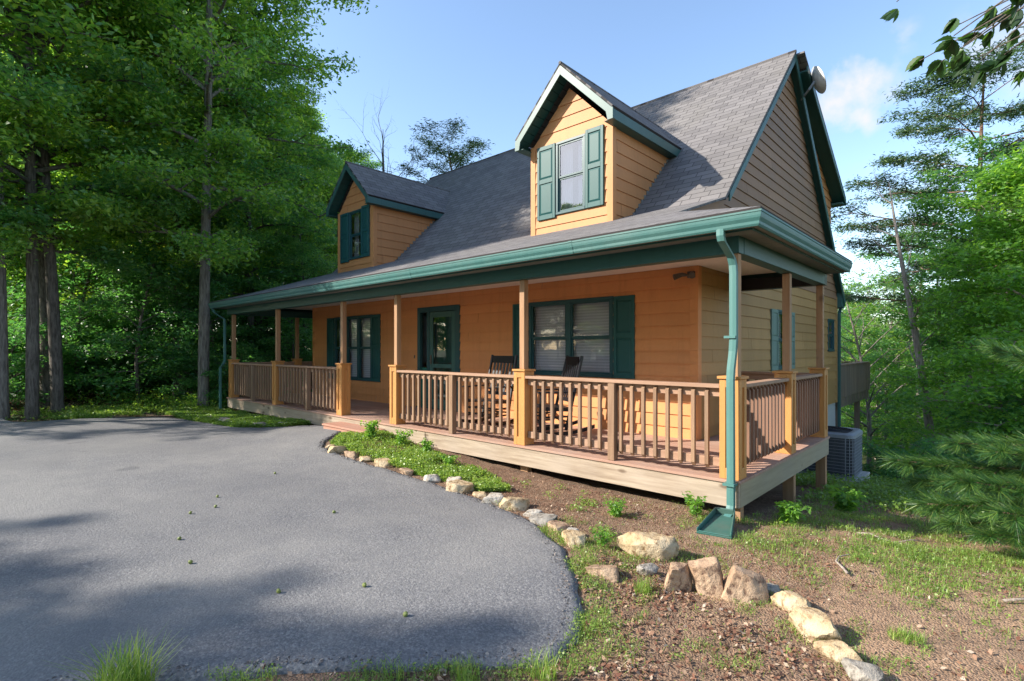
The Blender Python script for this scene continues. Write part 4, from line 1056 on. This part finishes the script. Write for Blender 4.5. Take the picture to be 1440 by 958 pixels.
# bare trees
def bare(name, seed, H, r0, bark_, lean, nl=9, depth=3, cr=2.2, start=.3, upk=1.2):
    rs = np.random.RandomState(seed); mb = MB()
    T = lambda t: np.array((lean[0] * H * t + .18 * math.sin(5 * t), lean[1] * H * t + .15 * math.sin(4 * t + 1), H * t))
    mb.tube([T(k / 10) - (np.array((0, 0, .5)) if k == 0 else 0) for k in range(11)], [r0 * (1 - k / 10) ** .8 + .012 for k in range(11)], 9, .5)
    def br(p, d, L, r, lev):
        pts = [p]; dd = d.copy()
        for k in range(4): dd = unit(dd + rs.normal(size=3) * .16 + np.array((0, 0, .06))); pts.append(pts[-1] + dd * L / 4)
        mb.tube(pts, [r, r * .8, r * .6, r * .4, r * .2], 5 if lev > 1 else 4, .5, False)
        if lev > 0:
            for k in range(4):
                q = pts[1 + k % 4]; d2 = unit(dd + rs.normal(size=3) * .55); br(q, d2, L * rs.uniform(.35, .6), r * .42, lev - 1)
    for i in range(nl):
        t = start + (.97 - start) * (i + rs.uniform(0, 1)) / nl; az = rs.uniform(0, 6.28)
        br(T(t), unit(np.array((math.cos(az), math.sin(az), upk * rs.uniform(.6, 1.5)))), cr * rs.uniform(.5, 1.1) * (1.2 - t * .6), max(.022, r0 * (1 - t) * .5), depth - 1)
    o = mb.build('trunk', bark_, smooth=True); me = o.data; bpy.data.objects.remove(o)
    return (name, me, None)

# --- the wood on the left: trunks one can tell apart
L_ = 'trees of the left wood'
for (px, d, k, s, rz, lb) in ((2, 12.7, oakA, .98, .4, 'thick grey trunked tree at the left edge of the picture beside the driveway'),
        (45, 12.9, oakB, 1.0, 2.2, 'pale grey slightly leaning tree, second from the left edge at the driveway'),
        (81, 13.7, oakC, .95, 1.2, 'slim dark trunked tree just right of the pale leaning one'),
        (66, 14.8, leanT, 1.0, -.5, 'dark crooked tree leaning right behind the slim dark trunk'),
        (286, 15.0, oakA, .98, 3.6, 'tall dark double-width tree nearest the left end of the porch'),
        (252, 17.2, oakB, 1.0, 5.0, 'dark straight tree standing behind and left of the porch end tree'),
        (150, 19, oakC, 1.1, 3.0, 'shaded tree midway between the driveway trees and the porch end tree'),
        (200, 23, oakB, 1.1, 1.0, 'far dark tree in the gap left of the porch end'),
        (352, 19, oakC, .76, 2.0, 'dark tree seen behind the left corner post of the porch'),
        (400, 24, oakA, .62, 4.2, 'dense tree rising behind the left end of the porch roof'),
        (455, 27, oakB, .62, 5.3, 'dense tree rising just left of the small dormer'),
        (488, 30, oakC, .70, .6, 'tree top showing above the ridge of the small dormer')):
    x, y = at(px, d); plant(k, x, y, s * (.84 if px in (286, 2, 45) else .9 if px == 81 else 1), rz, lb, 'tree', L_, sz=s)
rg = random.Random(11)
placed = []
def free(x, y, r):
    return all((x - a) ** 2 + (y - b) ** 2 > r * r for a, b in placed)
def lw(px, what):
    w = ('at the far left of the wood, behind the trunks by the driveway' if px < 60 else 'between the crooked tree and the porch end tree' if px < 170 else 'just left of the porch end tree' if px < 270 else 'seen around the left corner post of the porch' if px < 340 else 'behind the left end of the porch')
    return what + ' ' + w
def rw(px, what):
    w = ('down the slope beside the rear deck' if px < 1260 else 'down the slope around the pale dead tree' if px < 1350 else 'down the slope below the tall pine' if px < 1441 else 'beyond the right edge of the picture')
    return what + ' ' + w
n = 0; tries = 0
while n < 26 and tries < 900:
    tries += 1
    d = rg.uniform(19, 46); px = rg.uniform(10 if d < 32 else -60, 480); x, y = at(px, d)
    if not free(x, y, 3.3): continue
    placed.append((x, y)); k = rg.choice((oakA, oakB, oakC, oakB, oakC)); yl = -400 if px < 320 else (110 if px < 390 else 185); hmax = min(1.0, (1.3 + (492 - yl) / 742 * d) / (22 if k is oakA else 20))
    plant(k, x, y, rg.uniform(.85, 1.1) * hmax, rg.uniform(0, 6), lw(px, 'leafy tree' if k is not oakC else 'darker leafy tree'), 'tree', 'trees deep in the left wood', name='oak_tree'); n += 1
n = 0
while n < 26:
    d = rg.uniform(47, 70); px = rg.uniform(-120, 500); x, y = at(px, d)
    plant(rg.choice((oakA, oakC)), x, y, rg.uniform(.8, 1.0) * (1 if px < 330 else min(1, (1.3 + (492 - 185) / 742 * d) / 21)), rg.uniform(0, 6), lw(px, 'distant tree'), 'tree', 'trees at the back of the left wood'); n += 1
# young trees and bushes under them
n = 0
for i in range(30):
    px = rg.uniform(-60, 470); d = rg.uniform(15.5, 30)
    x, y = at(px, d)
    if x > -14.8 and y > -2: continue
    plant(rg.choice((sapA, sapB, sapA)), x, y, rg.uniform(.6, 1.1), rg.uniform(0, 6), lw(px, 'slender young tree'), 'young tree', 'young trees in the left wood')
for i in range(34):
    px = -40 + 500 * (i + rg.random()) / 34; d = rg.uniform(14.0, 22); x, y = at(px, d)
    if x > -14.6 and y > -1.5: continue
    plant(bushA, x, y, rg.uniform(.5, 1.15), rg.uniform(0, 6), lw(px, 'low leafy bush'), 'bush', 'bushes along the left wood')
# trees out of the picture to the left and behind, whose shade falls on the drive and the roof
for (x, y, k, s) in ((-20.5, -9.8, oakF, .95), (-24, -14.5, oakF, 1.0)):
    plant(k, x, y, s, x, 'tall tree left of the driveway outside the picture', 'tree', 'trees beyond the left edge')
for (x, y, s) in ((-15.3, -17.5, .56), (-12.5, -16.9, .57), (-10.0, -15.6, .55), (-9.0, -13.9, .47), (-17.5, -21, .60), (-11.2, -16.2, .56), (-13.8, -17.2, .57), (-8.2, -13.3, .44)):
    plant(oakE, x, y, s * .84, x * 3, 'smaller tree on the far side of the driveway outside the picture', 'tree', 'trees across the driveway')
for (x, y, k, s) in ((-22, -38, oakA, .8), (-17, -40, oakC, .8), (-12, -36, oakB, .8), (-7, -39, oakA, .8), (-2, -34, oakA, .7), (3, -37, oakC, .8), (8, -30, oakC, .8), (13, -32, oakB, .8), (18, -26, oakB, .8), (26, -14, oakA, .8), (-32, -40, oakB, .8), (-27, -36, oakC, .8), (-38, -34, oakB, .8), (-44, -28, oakA, .9), (-50, -24, oakA, .9), (-48, -36, oakA, 1.0), (-45, -42, oakB, 1.0), (-41, -46, oakA, 1.0), (-36, -50, oakB, 1.0), (-30, -48, oakA, 1.0), (-25, -52, oakA, 1.0), (-19, -50, oakB, 1.0), (-47, -48, oakC, 1.1), (-35, -44, oakC, .9), (-52, -32, oakB, 1.0)):
    plant(k, x, y, s, y, 'tree across the yard behind the viewer', 'tree', 'trees behind the viewer')

for i in range(26):
    x, y = -14 - 38 * (i + rg.random()) / 26, 0; y = -52 + abs(x + 14) * .62 + rg.uniform(-3, 3); plant(sapA, x, y, rg.uniform(1.1, 1.7), rg.uniform(0, 6), 'bushy young tree under the wood behind the viewer', 'young tree', 'young trees behind the viewer')
# --- right side: wood falling away down the slope
snag = bare('dead_tree', 21, 11.5, .15, 'bark_pale', (-.10, .06), 8, 3, 2.6, .45, .9)
x, y = at(1327, 16.5); plant(snag, x, y, 1.0, YAW, 'pale dead tree leaning left with bare forked branches', 'dead tree')
snag2 = bare('dead_tree', 22, 10.5, .12, 'bark_pale', (-.03, .02), 6, 3, 1.6, .5, 1.1)
x, y = at(1338, 18.5); plant(snag2, x, y, 1.0, YAW, 'thin bare trunk standing close behind the pale leaning dead tree', 'dead tree')
x, y = at(1388, 18.5); plant(pineA, x, y, 1.08, 1.4, 'tall pine with flat layered branches and reddish trunk at right', 'pine tree')
x, y = at(1452, 13.5); plant(mapA, x, y, 1.0, .3, 'bright green maple in sunlight at the right edge of the picture', 'maple tree')
x, y = at(1418, 16); plant(mapB, x, y, .88, 2.5, 'bright green maple behind the one at the right edge', 'maple tree')
x, y = at(1372, 17); plant(slim, x, y, .9, 1.0, 'slim pale trunked tree in front of the tall pine', 'tree')
x, y = at(1300, 24); plant(slim, x, y, 1.0, 2.0, 'slim pale trunked tree behind the leaning dead tree', 'tree')
x, y = at(1212, 24); plant(sparse, x, y, 1.03, .8, 'thin open tree beside the rear corner of the house', 'tree')
x, y = at(1250, 28); plant(sparse, x, y, 1.1, 2.8, 'thin open tree left of the pale dead tree', 'tree')
n = 0; tries = 0
while n < 46:
    px = rg.uniform(1165, 1700); d = rg.uniform(24 if px < 1400 else 20, 62); x, y = at(px, d)
    if y < 19 and x < 0: continue
    top = 1.3 + (492 - (405 - max(0, px - 1240) * .75)) / 742 * d            # crowns stay below the open sky at the left of this gap
    k = rg.choice((mapA, mapB, slim, oakC, mapB)); H = {id(mapA): 10.5, id(mapB): 13, id(slim): 14, id(oakC): 17}[id(k)]
    s = max(.35, min(1.0, (top - gz(x, y)) / (H + 1.0) * rg.uniform(.8, 1.05)))
    plant(k, x, y, s, rg.uniform(0, 6), rw(px, 'bright leafy tree' if k in (mapA, mapB) else 'dark leafy tree'), 'tree', 'trees down the right slope'); n += 1
for i in range(26):
    px = rg.uniform(1235, 1560); d = rg.uniform(17 if px < 1400 else 13, 26); x, y = at(px, d)
    if y < 9.5 or x < -.2: continue
    plant(rg.choice((sapA, sapB)), x, y, rg.uniform(.5, .85), rg.uniform(0, 6), rw(px, 'young leafy tree'), 'young tree', 'young trees on the right slope')
for i in range(26):
    d = rg.uniform(11, 19); px = rg.uniform(1240, 1560); x, y = at(px, d)
    if x < .3 and y < 7.5: continue
    plant(bushA, x, y, rg.uniform(.5, 1.0), rg.uniform(0, 6), rw(px, 'low bush'), 'bush', 'bushes on the right slope')
# behind the house
x, y = at(642, 27); plant(pineB, x, y, 1.10, .5, 'open pine rising behind the roof ridge left of the large dormer', 'pine tree', sz=.94)
bt = bare('dead_tree', 25, 12.8, .22, 'bark_dark', (.0, .0), 12, 3, 3.6, .50, 2.2)
x, y = at(545, 27); plant(bt, x, y, 1.0, .2, 'bare branched tree above the small dormer roof', 'dead tree')

# --- pine bough reaching in at the right
def needle_tree(name, loc, H, limbs, seed, label):
    rs = np.random.RandomState(seed); r = empty(name, loc); tag(r, label, 'pine tree'); L0 = np.array(loc)
    mb = MB(); mb.tube([(0, 0, -.4), (.03, 0, H * .5), (0, .02, H)], [.07, .05, .015], 8, .5); mb.build('trunk', 'bark_pine', r, smooth=True)
    V = []; tone = []
    for (z0, tip, rad) in limbs:
        mb = MB(); a = np.array((0, 0, z0)); b = np.array(tip) - L0; L = np.linalg.norm(b - a)
        f = lambda q: a + (b - a) * q + np.array((0, 0, -.10 * L * math.sin(q * 2.6)))
        mb.tube([f(q) for q in np.linspace(0, 1, 8)], list(np.linspace(rad, .005, 8)), 6, .5)
        tw = []
        for k in range(19):
            q = .12 + .88 * k / 19; sg = 1 if k % 2 else -1; d = unit(b - a); side = np.cross(d, (0, 0, 1)); o = unit(d * .8 + side * sg * rs.uniform(.5, 1.0) + np.array((0, 0, rs.uniform(-.3, .35)))); l = rs.uniform(.18, .42) * (1.25 - q)
            s0 = f(q); mb.tube([s0, s0 + o * l * .5, s0 + o * l], [.008, .006, .003], 4, .5, False); tw.append((s0, s0 + o * l))
        tw.append((f(.6), f(1.0)))
        mb.build('branch', 'bark_pine', r, smooth=True)
        for (p, q) in tw:
            d = unit(q - p); nn = int(max(150, np.linalg.norm(q - p) * 1300))
            t_ = rs.uniform(.0, 1.05, nn); base = p + (q - p) * t_[:, None]
            az = rs.uniform(0, 2 * np.pi, nn); e1 = unit(np.cross(d, (0, 0, 1))); e2 = np.cross(e1, d)
            dirs = d * rs.uniform(.55, 1.0, nn)[:, None] + (e1 * np.cos(az)[:, None] + e2 * np.sin(az)[:, None]) * rs.uniform(.35, .8, nn)[:, None] + np.array((0, 0, -.12))
            dirs /= np.linalg.norm(dirs, axis=1)[:, None]; ln = rs.uniform(.09, .17, nn)[:, None]
            sd_ = np.cross(dirs, rs.normal(size=(nn, 3))); sd_ /= np.linalg.norm(sd_, axis=1)[:, None]; w = .0016
            V.append(np.stack([base - sd_ * w, base + sd_ * w, base + dirs * ln + sd_ * w * .4, base + dirs * ln - sd_ * w * .4], 1)); tone.append(rs.uniform(0, 1, nn))
    npmesh('needles', np.concatenate(V), 4, np.concatenate(tone), 'needles', r)
nx_, ny_ = 3.35, 1.75
L3 = np.array((nx_, ny_, gz(nx_, ny_)))
def pt(px, py, d):
    x, y = at(px, d); return (x, y, CAM.z + (492 - py) / 742 * d)
needle_tree('pine_tree', tuple(L3), 3.3, [(1.25, pt(1262, 628, 4.9), .028), (1.5, pt(1340, 606, 4.7), .024), (1.1, pt(1300, 690, 4.7), .026), (1.0, pt(1350, 655, 4.3), .02), (.85, pt(1380, 735, 4.5), .02), (1.7, pt(1395, 478, 5.2), .018), (.95, pt(1330, 720, 5.2), .022), (1.35, pt(1400, 620, 4.4), .022), (1.2, pt(1290, 660, 5.4), .022), (.8, pt(1410, 700, 4.0), .02)], 31, 'young long-needled pine whose boughs reach in at the right edge')

# --- leafy bough hanging in at the top right
def hang():
    rs = np.random.RandomState(8); bx_, by_ = 4.6, -3.6; z0 = gz(bx_, by_)
    r = empty('chestnut_tree', (bx_, by_, z0)); tag(r, 'tree whose large dark leaves hang in at the top right corner', 'tree'); L0 = np.array((bx_, by_, z0))
    mb = MB(); mb.tube([(0, 0, -.3), (.05, .03, 2.0), (0, .1, 4.2), (.1, 0, 6.0)], [.13, .11, .08, .03], 10, .5); mb.build('trunk', 'bark_grey', r, smooth=True)
    V = []; tn = []
    limbs = [((0, .0, 3.1), pt(1262, 12, 2.7)), ((0, .0, 3.0), pt(1300, 78, 2.55)), ((0, .05, 3.2), pt(1345, 25, 2.5)), ((0, .05, 2.9), pt(1365, 82, 2.5)), ((0, .05, 3.4), pt(1400, 10, 2.35)), ((0, 0, 3.0), pt(1425, 70, 2.35)), ((0, 0, 3.1), pt(1340, 55, 2.3)), ((0, 0, 3.0), pt(1355, 70, 2.45)), ((0, 0, 3.2), pt(1325, 85, 2.6)), ((0, 0, 3.1), pt(1410, 85, 2.4)), ((0, 0, 3.3), pt(1430, 40, 2.5)), ((0, 0, 3.1), pt(1375, 45, 2.6)), ((0, 0, 3.1), pt(1385, 95, 2.45)), ((0, 0, 3.0), pt(1440, 100, 2.5)), ((0, 0, 4.0), (3.4, -1.6, 4.8)), ((0, 0, 4.4), (5.6, -2.6, 5.6)), ((0, 0, 3.6), (5.5, -5.0, 4.6)), ((0, 0, 4.2), (6.2, -4.4, 5.4))]
    mbb = MB(); leavesP = []
    for a, b in limbs:
        a = np.array(a); b = np.array(b) - L0; L = np.linalg.norm(b - a); kk = rs.normal(size=3) * .05
        f = lambda q: a + (b - a) * q + np.array((0, 0, .22 * math.sin(q * 3.14))) + kk * math.sin(q * 6)
        mbb.tube([f(q) for q in np.linspace(0, 1, 9)], list(np.linspace(.016, .0025, 9)), 5, .5)
        for k in range(7):
            q = .45 + .55 * k / 7; o = unit(unit(b - a) + rs.normal(size=3) * .7); l = rs.uniform(.06, .22); s0 = f(q); s1 = s0 + o * l
            mbb.tube([s0, (s0 + s1) / 2 + rs.normal(size=3) * .01, s1], [.003, .002, .0012], 4, .5, False)
            if rs.uniform() < .97:
                for m_ in range(rs.randint(3, 8)): leavesP.append((s1, unit(o + rs.normal(size=3) * .6 + np.array((0, 0, -.75)))))
        for m_ in range(7): leavesP.append((b, unit(unit(b - a) + rs.normal(size=3) * .6 + np.array((0, 0, -.8)))))
    mbb.build('branch', 'bark_dark', r, smooth=True)
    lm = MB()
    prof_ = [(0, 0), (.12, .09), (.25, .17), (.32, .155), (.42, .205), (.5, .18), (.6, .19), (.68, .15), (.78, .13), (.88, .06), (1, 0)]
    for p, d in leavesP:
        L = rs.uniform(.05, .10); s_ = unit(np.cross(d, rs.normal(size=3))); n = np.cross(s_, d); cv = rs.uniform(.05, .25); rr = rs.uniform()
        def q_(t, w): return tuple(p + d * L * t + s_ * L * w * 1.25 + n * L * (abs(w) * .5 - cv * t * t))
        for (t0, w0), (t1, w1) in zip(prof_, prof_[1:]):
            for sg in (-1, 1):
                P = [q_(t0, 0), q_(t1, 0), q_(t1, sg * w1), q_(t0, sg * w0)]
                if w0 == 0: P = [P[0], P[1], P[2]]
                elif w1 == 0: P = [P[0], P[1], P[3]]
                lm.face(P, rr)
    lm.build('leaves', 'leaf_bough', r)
hang()

# --- grass, clover, weeds and leaf litter
rs = np.random.RandomState(77)
def in_poly(x, y, P):
    ins = np.zeros(x.shape, bool); n = len(P)
    for i in range(n):
        x0, y0 = P[i]; x1, y1 = P[(i + 1) % n]; cnd = ((y0 > y) != (y1 > y)); ins ^= cnd & (x < (x1 - x0) * (y - y0) / (y1 - y0 + 1e-12) + x0)
    return ins
rocksxy = [(o.location.x, o.location.y) for o in bpy.data.objects if o.name.startswith('stone')]
def scatter(N, box, dens):
    x = rs.uniform(box[0], box[1], N); y = rs.uniform(box[2], box[3], N)
    k = (rs.uniform(0, 1, N) < dens(x, y)) & ~in_drive(x, y, .015)
    k &= ~((x < .0) & (x > DL) & (y > .06) & (y < YD + .1)) & ~((y > 2) & (y < 11) & (x < XR)) & ~((x > -1.15) & (x < .1) & (y > 5.55) & (y < 6.8)) & ~((x > -.24) & (x < .17) & (y > -.76) & (y < -.04)) & ~((x > -7.6) & (x < -6.0) & (y > -.45) & (y < 0))
    x, y = x[k], y[k]; return x, y
def ground_z(x, y): return g(x, y) + (vnoise(x * 1.7, y * 1.7, 3) - .5) * .06 + (vnoise(x * 4.5, y * 4.5, 8) - .5) * .045
def blades(x, y, h, w, rs, curl=.5):
    N = len(x); z = ground_z(x, y) - .008; b = np.stack([x, y, z], 1); az = rs.uniform(0, 2 * np.pi, N); d = np.stack([np.cos(az), np.sin(az), np.zeros(N)], 1); s_ = np.stack([-np.sin(az), np.cos(az), np.zeros(N)], 1)
    H = (h * rs.uniform(.45, 1.25, N))[:, None]; ln = (curl * rs.uniform(.2, 1.3, N))[:, None]; W = (w * rs.uniform(.7, 1.3, N))[:, None]; U = np.array((0, 0, 1.))
    m_ = b + U * H * .55 + d * H * ln * .3; t_ = b + U * H * (1 - .25 * ln) + d * H * ln
    q1 = np.stack([b - s_ * W, b + s_ * W, m_ + s_ * W * .8, m_ - s_ * W * .8], 1); q2 = np.stack([m_ - s_ * W * .8, m_ + s_ * W * .8, t_ + s_ * W * .12, t_ - s_ * W * .12], 1)
    return np.concatenate([q1, q2])
def clover(x, y, h, size, rs):
    z = ground_z(x, y) + rs.uniform(.2, 1, len(x)) * h; C = np.stack([x, y, z], 1)
    V, tn = leaves(C, 1, .006, size, rs, up=.6, aspect=.75, droop=.0); return V, tn
def clump(x, y, f, lo, hi, seed): return sm(lo, hi, vnoise(x * f, y * f, seed) * .6 + vnoise(x * f * 2.7, y * f * 2.7, seed + 1) * .4)
# bright bed near the step
bedP = [(-6.5, -.62), (-6.1, -1.02), (-5.2, -1.12), (-4.2, -1.12), (-3.2, -1.05), (-2.55, -1.08), (-2.35, -.75), (-2.9, -.45), (-3.8, -.38), (-4.6, -.22), (-5.4, -.12), (-6.3, -.1)]
def d_bed(x, y): return in_poly(x, y, bedP) * (.16 + .84 * clump(x, y, 3.4, .38, .58, 5)) * .8
def d_strip(x, y): return ((x < -8.75) & (x > -14.3) & (y > -1.35) & (y < -.02)) * (.35 + .65 * clump(x, y, 2.5, .3, .5, 9))
def d_woodedge(x, y): return ((x < -14.1) & (x > -17.5)) * sm(-17.5, -14.6, x) * clump(x, y, 1.6, .3, .55, 12)
def d_lawn(x, y):
    a = (x > -.3) * sm(-1.2, -.25, y + .12 * x) * (1 - sm(1.2, 2.6, y - .5 * x) * .75) ; return a * (.10 + .9 * clump(x, y, 2.8, .43, .64, 15)) * .62
def d_sparse(x, y): return (.03 + .9 * clump(x, y, 3.3, .54, .72, 19)) * (x > -1.3) * (y < .3)
def d_slope(x, y): return (x > -.7) * sm(1.6, 3.2, y) * (1 - sm(10, 13, y)) * (.35 + .65 * clump(x, y, 1.8, .35, .55, 23))
V = []; T_ = []
def addb(N, box, dens, h, w, curl=.5, tlo=0, thi=1):
    x, y = scatter(N, box, dens); b = blades(x, y, h, w, rs, curl); V.append(b); t_ = rs.uniform(tlo, thi, len(x)); T_.append(np.concatenate([t_, t_]))
def addc(N, box, dens, h, size, tlo=0, thi=1):
    x, y = scatter(N, box, dens); v, t_ = clover(x, y, h, size, rs); V.append(v); T_.append(tlo + (thi - tlo) * t_)
addc(120000, (-6.6, -2.3, -1.2, 0), d_bed, .075, .028, .2, 1); addb(16000, (-6.6, -2.3, -1.2, 0), d_bed, .09, .0018)
addc(110000, (-14.3, -8.7, -1.4, 0), d_strip, .10, .034, 0, .8); addb(14000, (-14.3, -8.7, -1.4, 0), d_strip, .11, .0025)
addc(70000, (-18, -14, -9, 2), d_woodedge, .12, .06, 0, .9); addb(16000, (-18, -14, -9, 2), d_woodedge, .16, .004)
addb(110000, (-.3, 3.2, -1.4, 4), d_lawn, .07, .0018, .8); addc(60000, (-.3, 3.2, -1.4, 4), d_lawn, .04, .02)
addc(90000, (-.7, 6, 1.6, 12), d_slope, .13, .045, 0, .7); addb(30000, (-.7, 6, 1.6, 12), d_slope, .14, .003, .6, 0, .8)
def d_bound(x, y): return in_drive(x, y, .28) * (x > -1.3) * (y < -1.5) * clump(x, y, 4, .42, .6, 33)
addb(26000, (-1.4, .5, -4.6, -1.4), d_bound, .07, .0016, .7); addc(22000, (-1.4, .5, -4.6, -1.4), d_bound, .05, .016, .2, 1)
def d_mulch(x, y): return ((x > -2.6) & (x < 0) & (y > -1.3) & (y < -.1)) * clump(x, y, 2.5, .60, .74, 41)
addc(26000, (-2.6, 0, -1.3, 0), d_mulch, .07, .022)
addb(60000, (-1.3, 2.6, -4, .3), d_sparse, .05, .0015, .7); addc(50000, (-1.3, 2.6, -4, .3), d_sparse, .03, .014)
o = npmesh('grass', np.concatenate(V), 4, np.concatenate(T_), 'grass'); tag(o, 'patchy bright green grass and clover in the beds and on the bare soil', 'grass', kind='stuff')
# leaf litter and wood chips
def litter(N, box, dens, size, aspect, mat, name, label, cat, lift=.012):
    x, y = scatter(N, box, dens); C = np.stack([x, y, ground_z(x, y) + rs.uniform(0, lift, len(x))], 1); v, t_ = leaves(C, 1, .002, size, rs, up=.72, aspect=aspect, droop=-.1)
    return v, rs.uniform(0, 1, len(v))
a1 = litter(60000, (-2.7, 2.8, -4.2, .6), lambda x, y: np.where((y + .35 * (x - .3) < -1.75) & (x > -.6), .9, .10) * (.3 + .7 * clump(x, y, 1.5, .3, .6, 51)), .032, .6, 'dead_leaf', '', '', '')
a2 = litter(70000, (-4.5, 1.0, -1.5, .0), lambda x, y: .8 * ~in_poly(x, y, bedP) + 0., .015, .3, 'dead_leaf', '', '', '')
a3 = litter(30000, (-.5, 4, -.4, 6), lambda x, y: .22 + 0 * x, .022, .4, 'dead_leaf', '', '', '')
a4 = litter(30000, (-30, -14.2, -10, 6), lambda x, y: .6 + 0 * x, .09, .6, 'dead_leaf', '', '', '')
a5 = litter(60000, (-1, 4, -4, 4), lambda x, y: .7 * clump(x, y, 1.3, .3, .6, 61), .055, .05, 'dead_leaf', '', '', '')
o = npmesh('leaf_litter', np.concatenate([a1[0], a2[0], a3[0], a4[0], a5[0]]), 4, np.concatenate([a1[1], a2[1], a3[1], a4[1], .5 + .5 * a5[1]]), 'dead_leaf'); tag(o, 'brown dead leaves and wood chips strewn over the bare soil', 'leaf litter', kind='stuff')

k_ = rs.randint(0, len(ed), 9000); k_ = k_[(ed[k_, 0] > -9) & (ed[k_, 1] > -5)]; q_ = ed[k_] + rs.normal(size=(len(k_), 2)) * .035
C = np.stack([q_[:, 0], q_[:, 1], g(q_[:, 0], q_[:, 1]) + np.where(in_drive(q_[:, 0], q_[:, 1]), .034, .012)], 1); v_, t_ = leaves(C, 1, .001, .020, rs, up=.3, aspect=.8)
tag(npmesh('edge_grit', v_, 4, rs.uniform(0, 1, len(v_)), 'grit'), 'crumbled grey grit and bark bits along the driveway edge', 'grit', kind='stuff')
def tuft(x, y, n, h, w, r, label, name='grass_tuft', cat='grass tuft', curl=.6):
    a = rs.uniform(0, 6.28, n); q = r * np.sqrt(rs.uniform(0, 1, n)); b = blades(x + q * np.cos(a), y + q * np.sin(a), h, w, rs, curl)
    t_ = rs.uniform(.2, 1, n); tag(npmesh(name, b, 4, np.concatenate([t_, t_]), 'grass'), label, cat)
tuft(-1.22, -4.72, 420, .30, .0035, .11, 'tall bright grass tuft at the lower left edge of the driveway')
tuft(-.10, -3.50, 90, .12, .002, .07, 'small grass tuft at the bottom edge below the driveway')
tuft(.16, -3.22, 110, .13, .002, .07, 'grass tuft at the bottom right tip of the driveway')
tuft(-.42, -3.72, 70, .11, .002, .07, 'faint small grass tuft at the bottom middle of the picture')
tuft(1.48, -1.50, 260, .07, .0016, .09, 'round isolated grass clump on the soil right of the tan border rocks')
tuft(.04, -1.98, 120, .12, .0018, .06, 'grass tuft left of the three upright brown slabs')
def weed(x, y, h, n, size, label, seed=1, lean=.4):
    rs2 = np.random.RandomState(seed); r = empty('weed_plant', (x, y, gz(x, y))); tag(r, label, 'weed'); mb = MB(); C = []
    for k in range(n):
        az = rs2.uniform(0, 6.28); ll = rs2.uniform(.2, 1) * lean; P = [np.array((math.cos(az) * ll * h * q * q, math.sin(az) * ll * h * q * q, h * q * rs2.uniform(.9, 1))) for q in (0, .35, .7, 1)]
        mb.tube(P, [.004, .003, .002, .001], 4, .5, False)
        for q in np.linspace(.25, 1, 9): C.append(P[0] + (P[-1] - P[0]) * q * np.array((q, q, 1)))
    mb.build('stem', 'bark_grey', r); v, t_ = leaves(np.array(C), 6, size * .55, size, rs2, aspect=.5); npmesh('foliage', v, 4, t_, 'leaf_maple', r)
weed(-5.75, -.50, .34, 9, .055, 'large leafy weed beside the porch step', 1)
weed(-5.10, -.36, .26, 6, .05, 'sprawling weed just right of the large one by the porch step', 2, .9)
weed(-4.38, -.40, .22, 10, .045, 'dark upright weed at the rim board in the bright bed', 3)
weed(-3.70, -.55, .16, 7, .04, 'low weed at the right end of the bright grass bed', 4, .9)
weed(-.95, -.72, .17, 8, .04, 'leafy weed alone on the mulch in front of the porch corner', 5, .8)
weed(-.36, -.16, .24, 5, .045, 'small yellow green weed beside the corner downspout', 6, .6)
weed(.35, .35, .22, 7, .06, 'broad leaved weed right of the splash block', 7, .9)
weed(.55, 1.9, .26, 7, .08, 'broad leaved weed on the shaded slope near the porch side', 8, .9)
weed(-.62, -1.45, .14, 6, .03, 'feathery weed between the boulder and the driveway curve', 9, .8)
# ground plants under the left wood
V2 = []; T2 = []
for i in range(90):
    x, y = at(rg.uniform(-20, 460), rg.uniform(14.3, 24))
    if x > -14.3: continue
    C = np.array([[x, y, gz(x, y) + .22]]) + rs.normal(size=(14, 3)) * np.array((.35, .35, .10)); v, t_ = leaves(C, 14, .10, .10, rs, up=.8); V2.append(v); T2.append(t_ * .9)
o = npmesh('undergrowth', np.concatenate(V2), 4, np.concatenate(T2), 'leaf_oak'); tag(o, 'low leafy undergrowth on the floor of the left wood', 'undergrowth', kind='stuff')
# fallen nuts and sticks
base = None
for (x, y) in ((-4.2, -3.35), (-4.6, -3.2), (-4.15, -3.6), (-3.1, -2.6), (-3.4, -3.9), (-2.75, -4.0), (-5.6, -5.3), (-1.75, -3.75), (-1.4, -3.3), (-.85, -3.35), (-5.2, -2.3)):
    if base is None:
        import bmesh
        bm = bmesh.new(); bmesh.ops.create_icosphere(bm, subdivisions=2, radius=.017)
        for v in bm.verts: v.co.z *= .85; v.co *= 1 + .12 * math.sin(v.co.x * 300) * math.cos(v.co.y * 250)
        me = bpy.data.meshes.new('nut'); bm.to_mesh(me); bm.free(); me.materials.append(MATS['nut_green']); base = me
    o = bpy.data.objects.new('nut', base); COL.objects.link(o); o.location = (x, y, gz(x, y) + .043); o.rotation_euler = (x, y, 0); tag(o, 'small round green nut lying on the grey driveway', 'nut', 'nuts on the driveway')
for i, (x, y, l, a_, lb) in enumerate(((1.05, -.75, .55, 1.9, 'pale dry stick on the bare soil behind the flat tan rock'), (1.9, -.55, .7, .5, 'long thin stick on the soil near the right edge'), (.9, .5, .5, .1, 'short stick in the grass near the shaded slope'))):
    mb = MB(); P = [(x + math.cos(a_ + .25 * math.sin(k)) * l * k / 5, y + math.sin(a_ + .3 * math.sin(k * 1.7)) * l * k / 5, gz(x, y) + .035 + .01 * math.sin(k * 2)) for k in range(6)]
    mb.tube(P, [.010, .009, .008, .006, .005, .003], 6); tag(mb.build('stick', 'bark_pale', smooth=True), lb, 'stick')
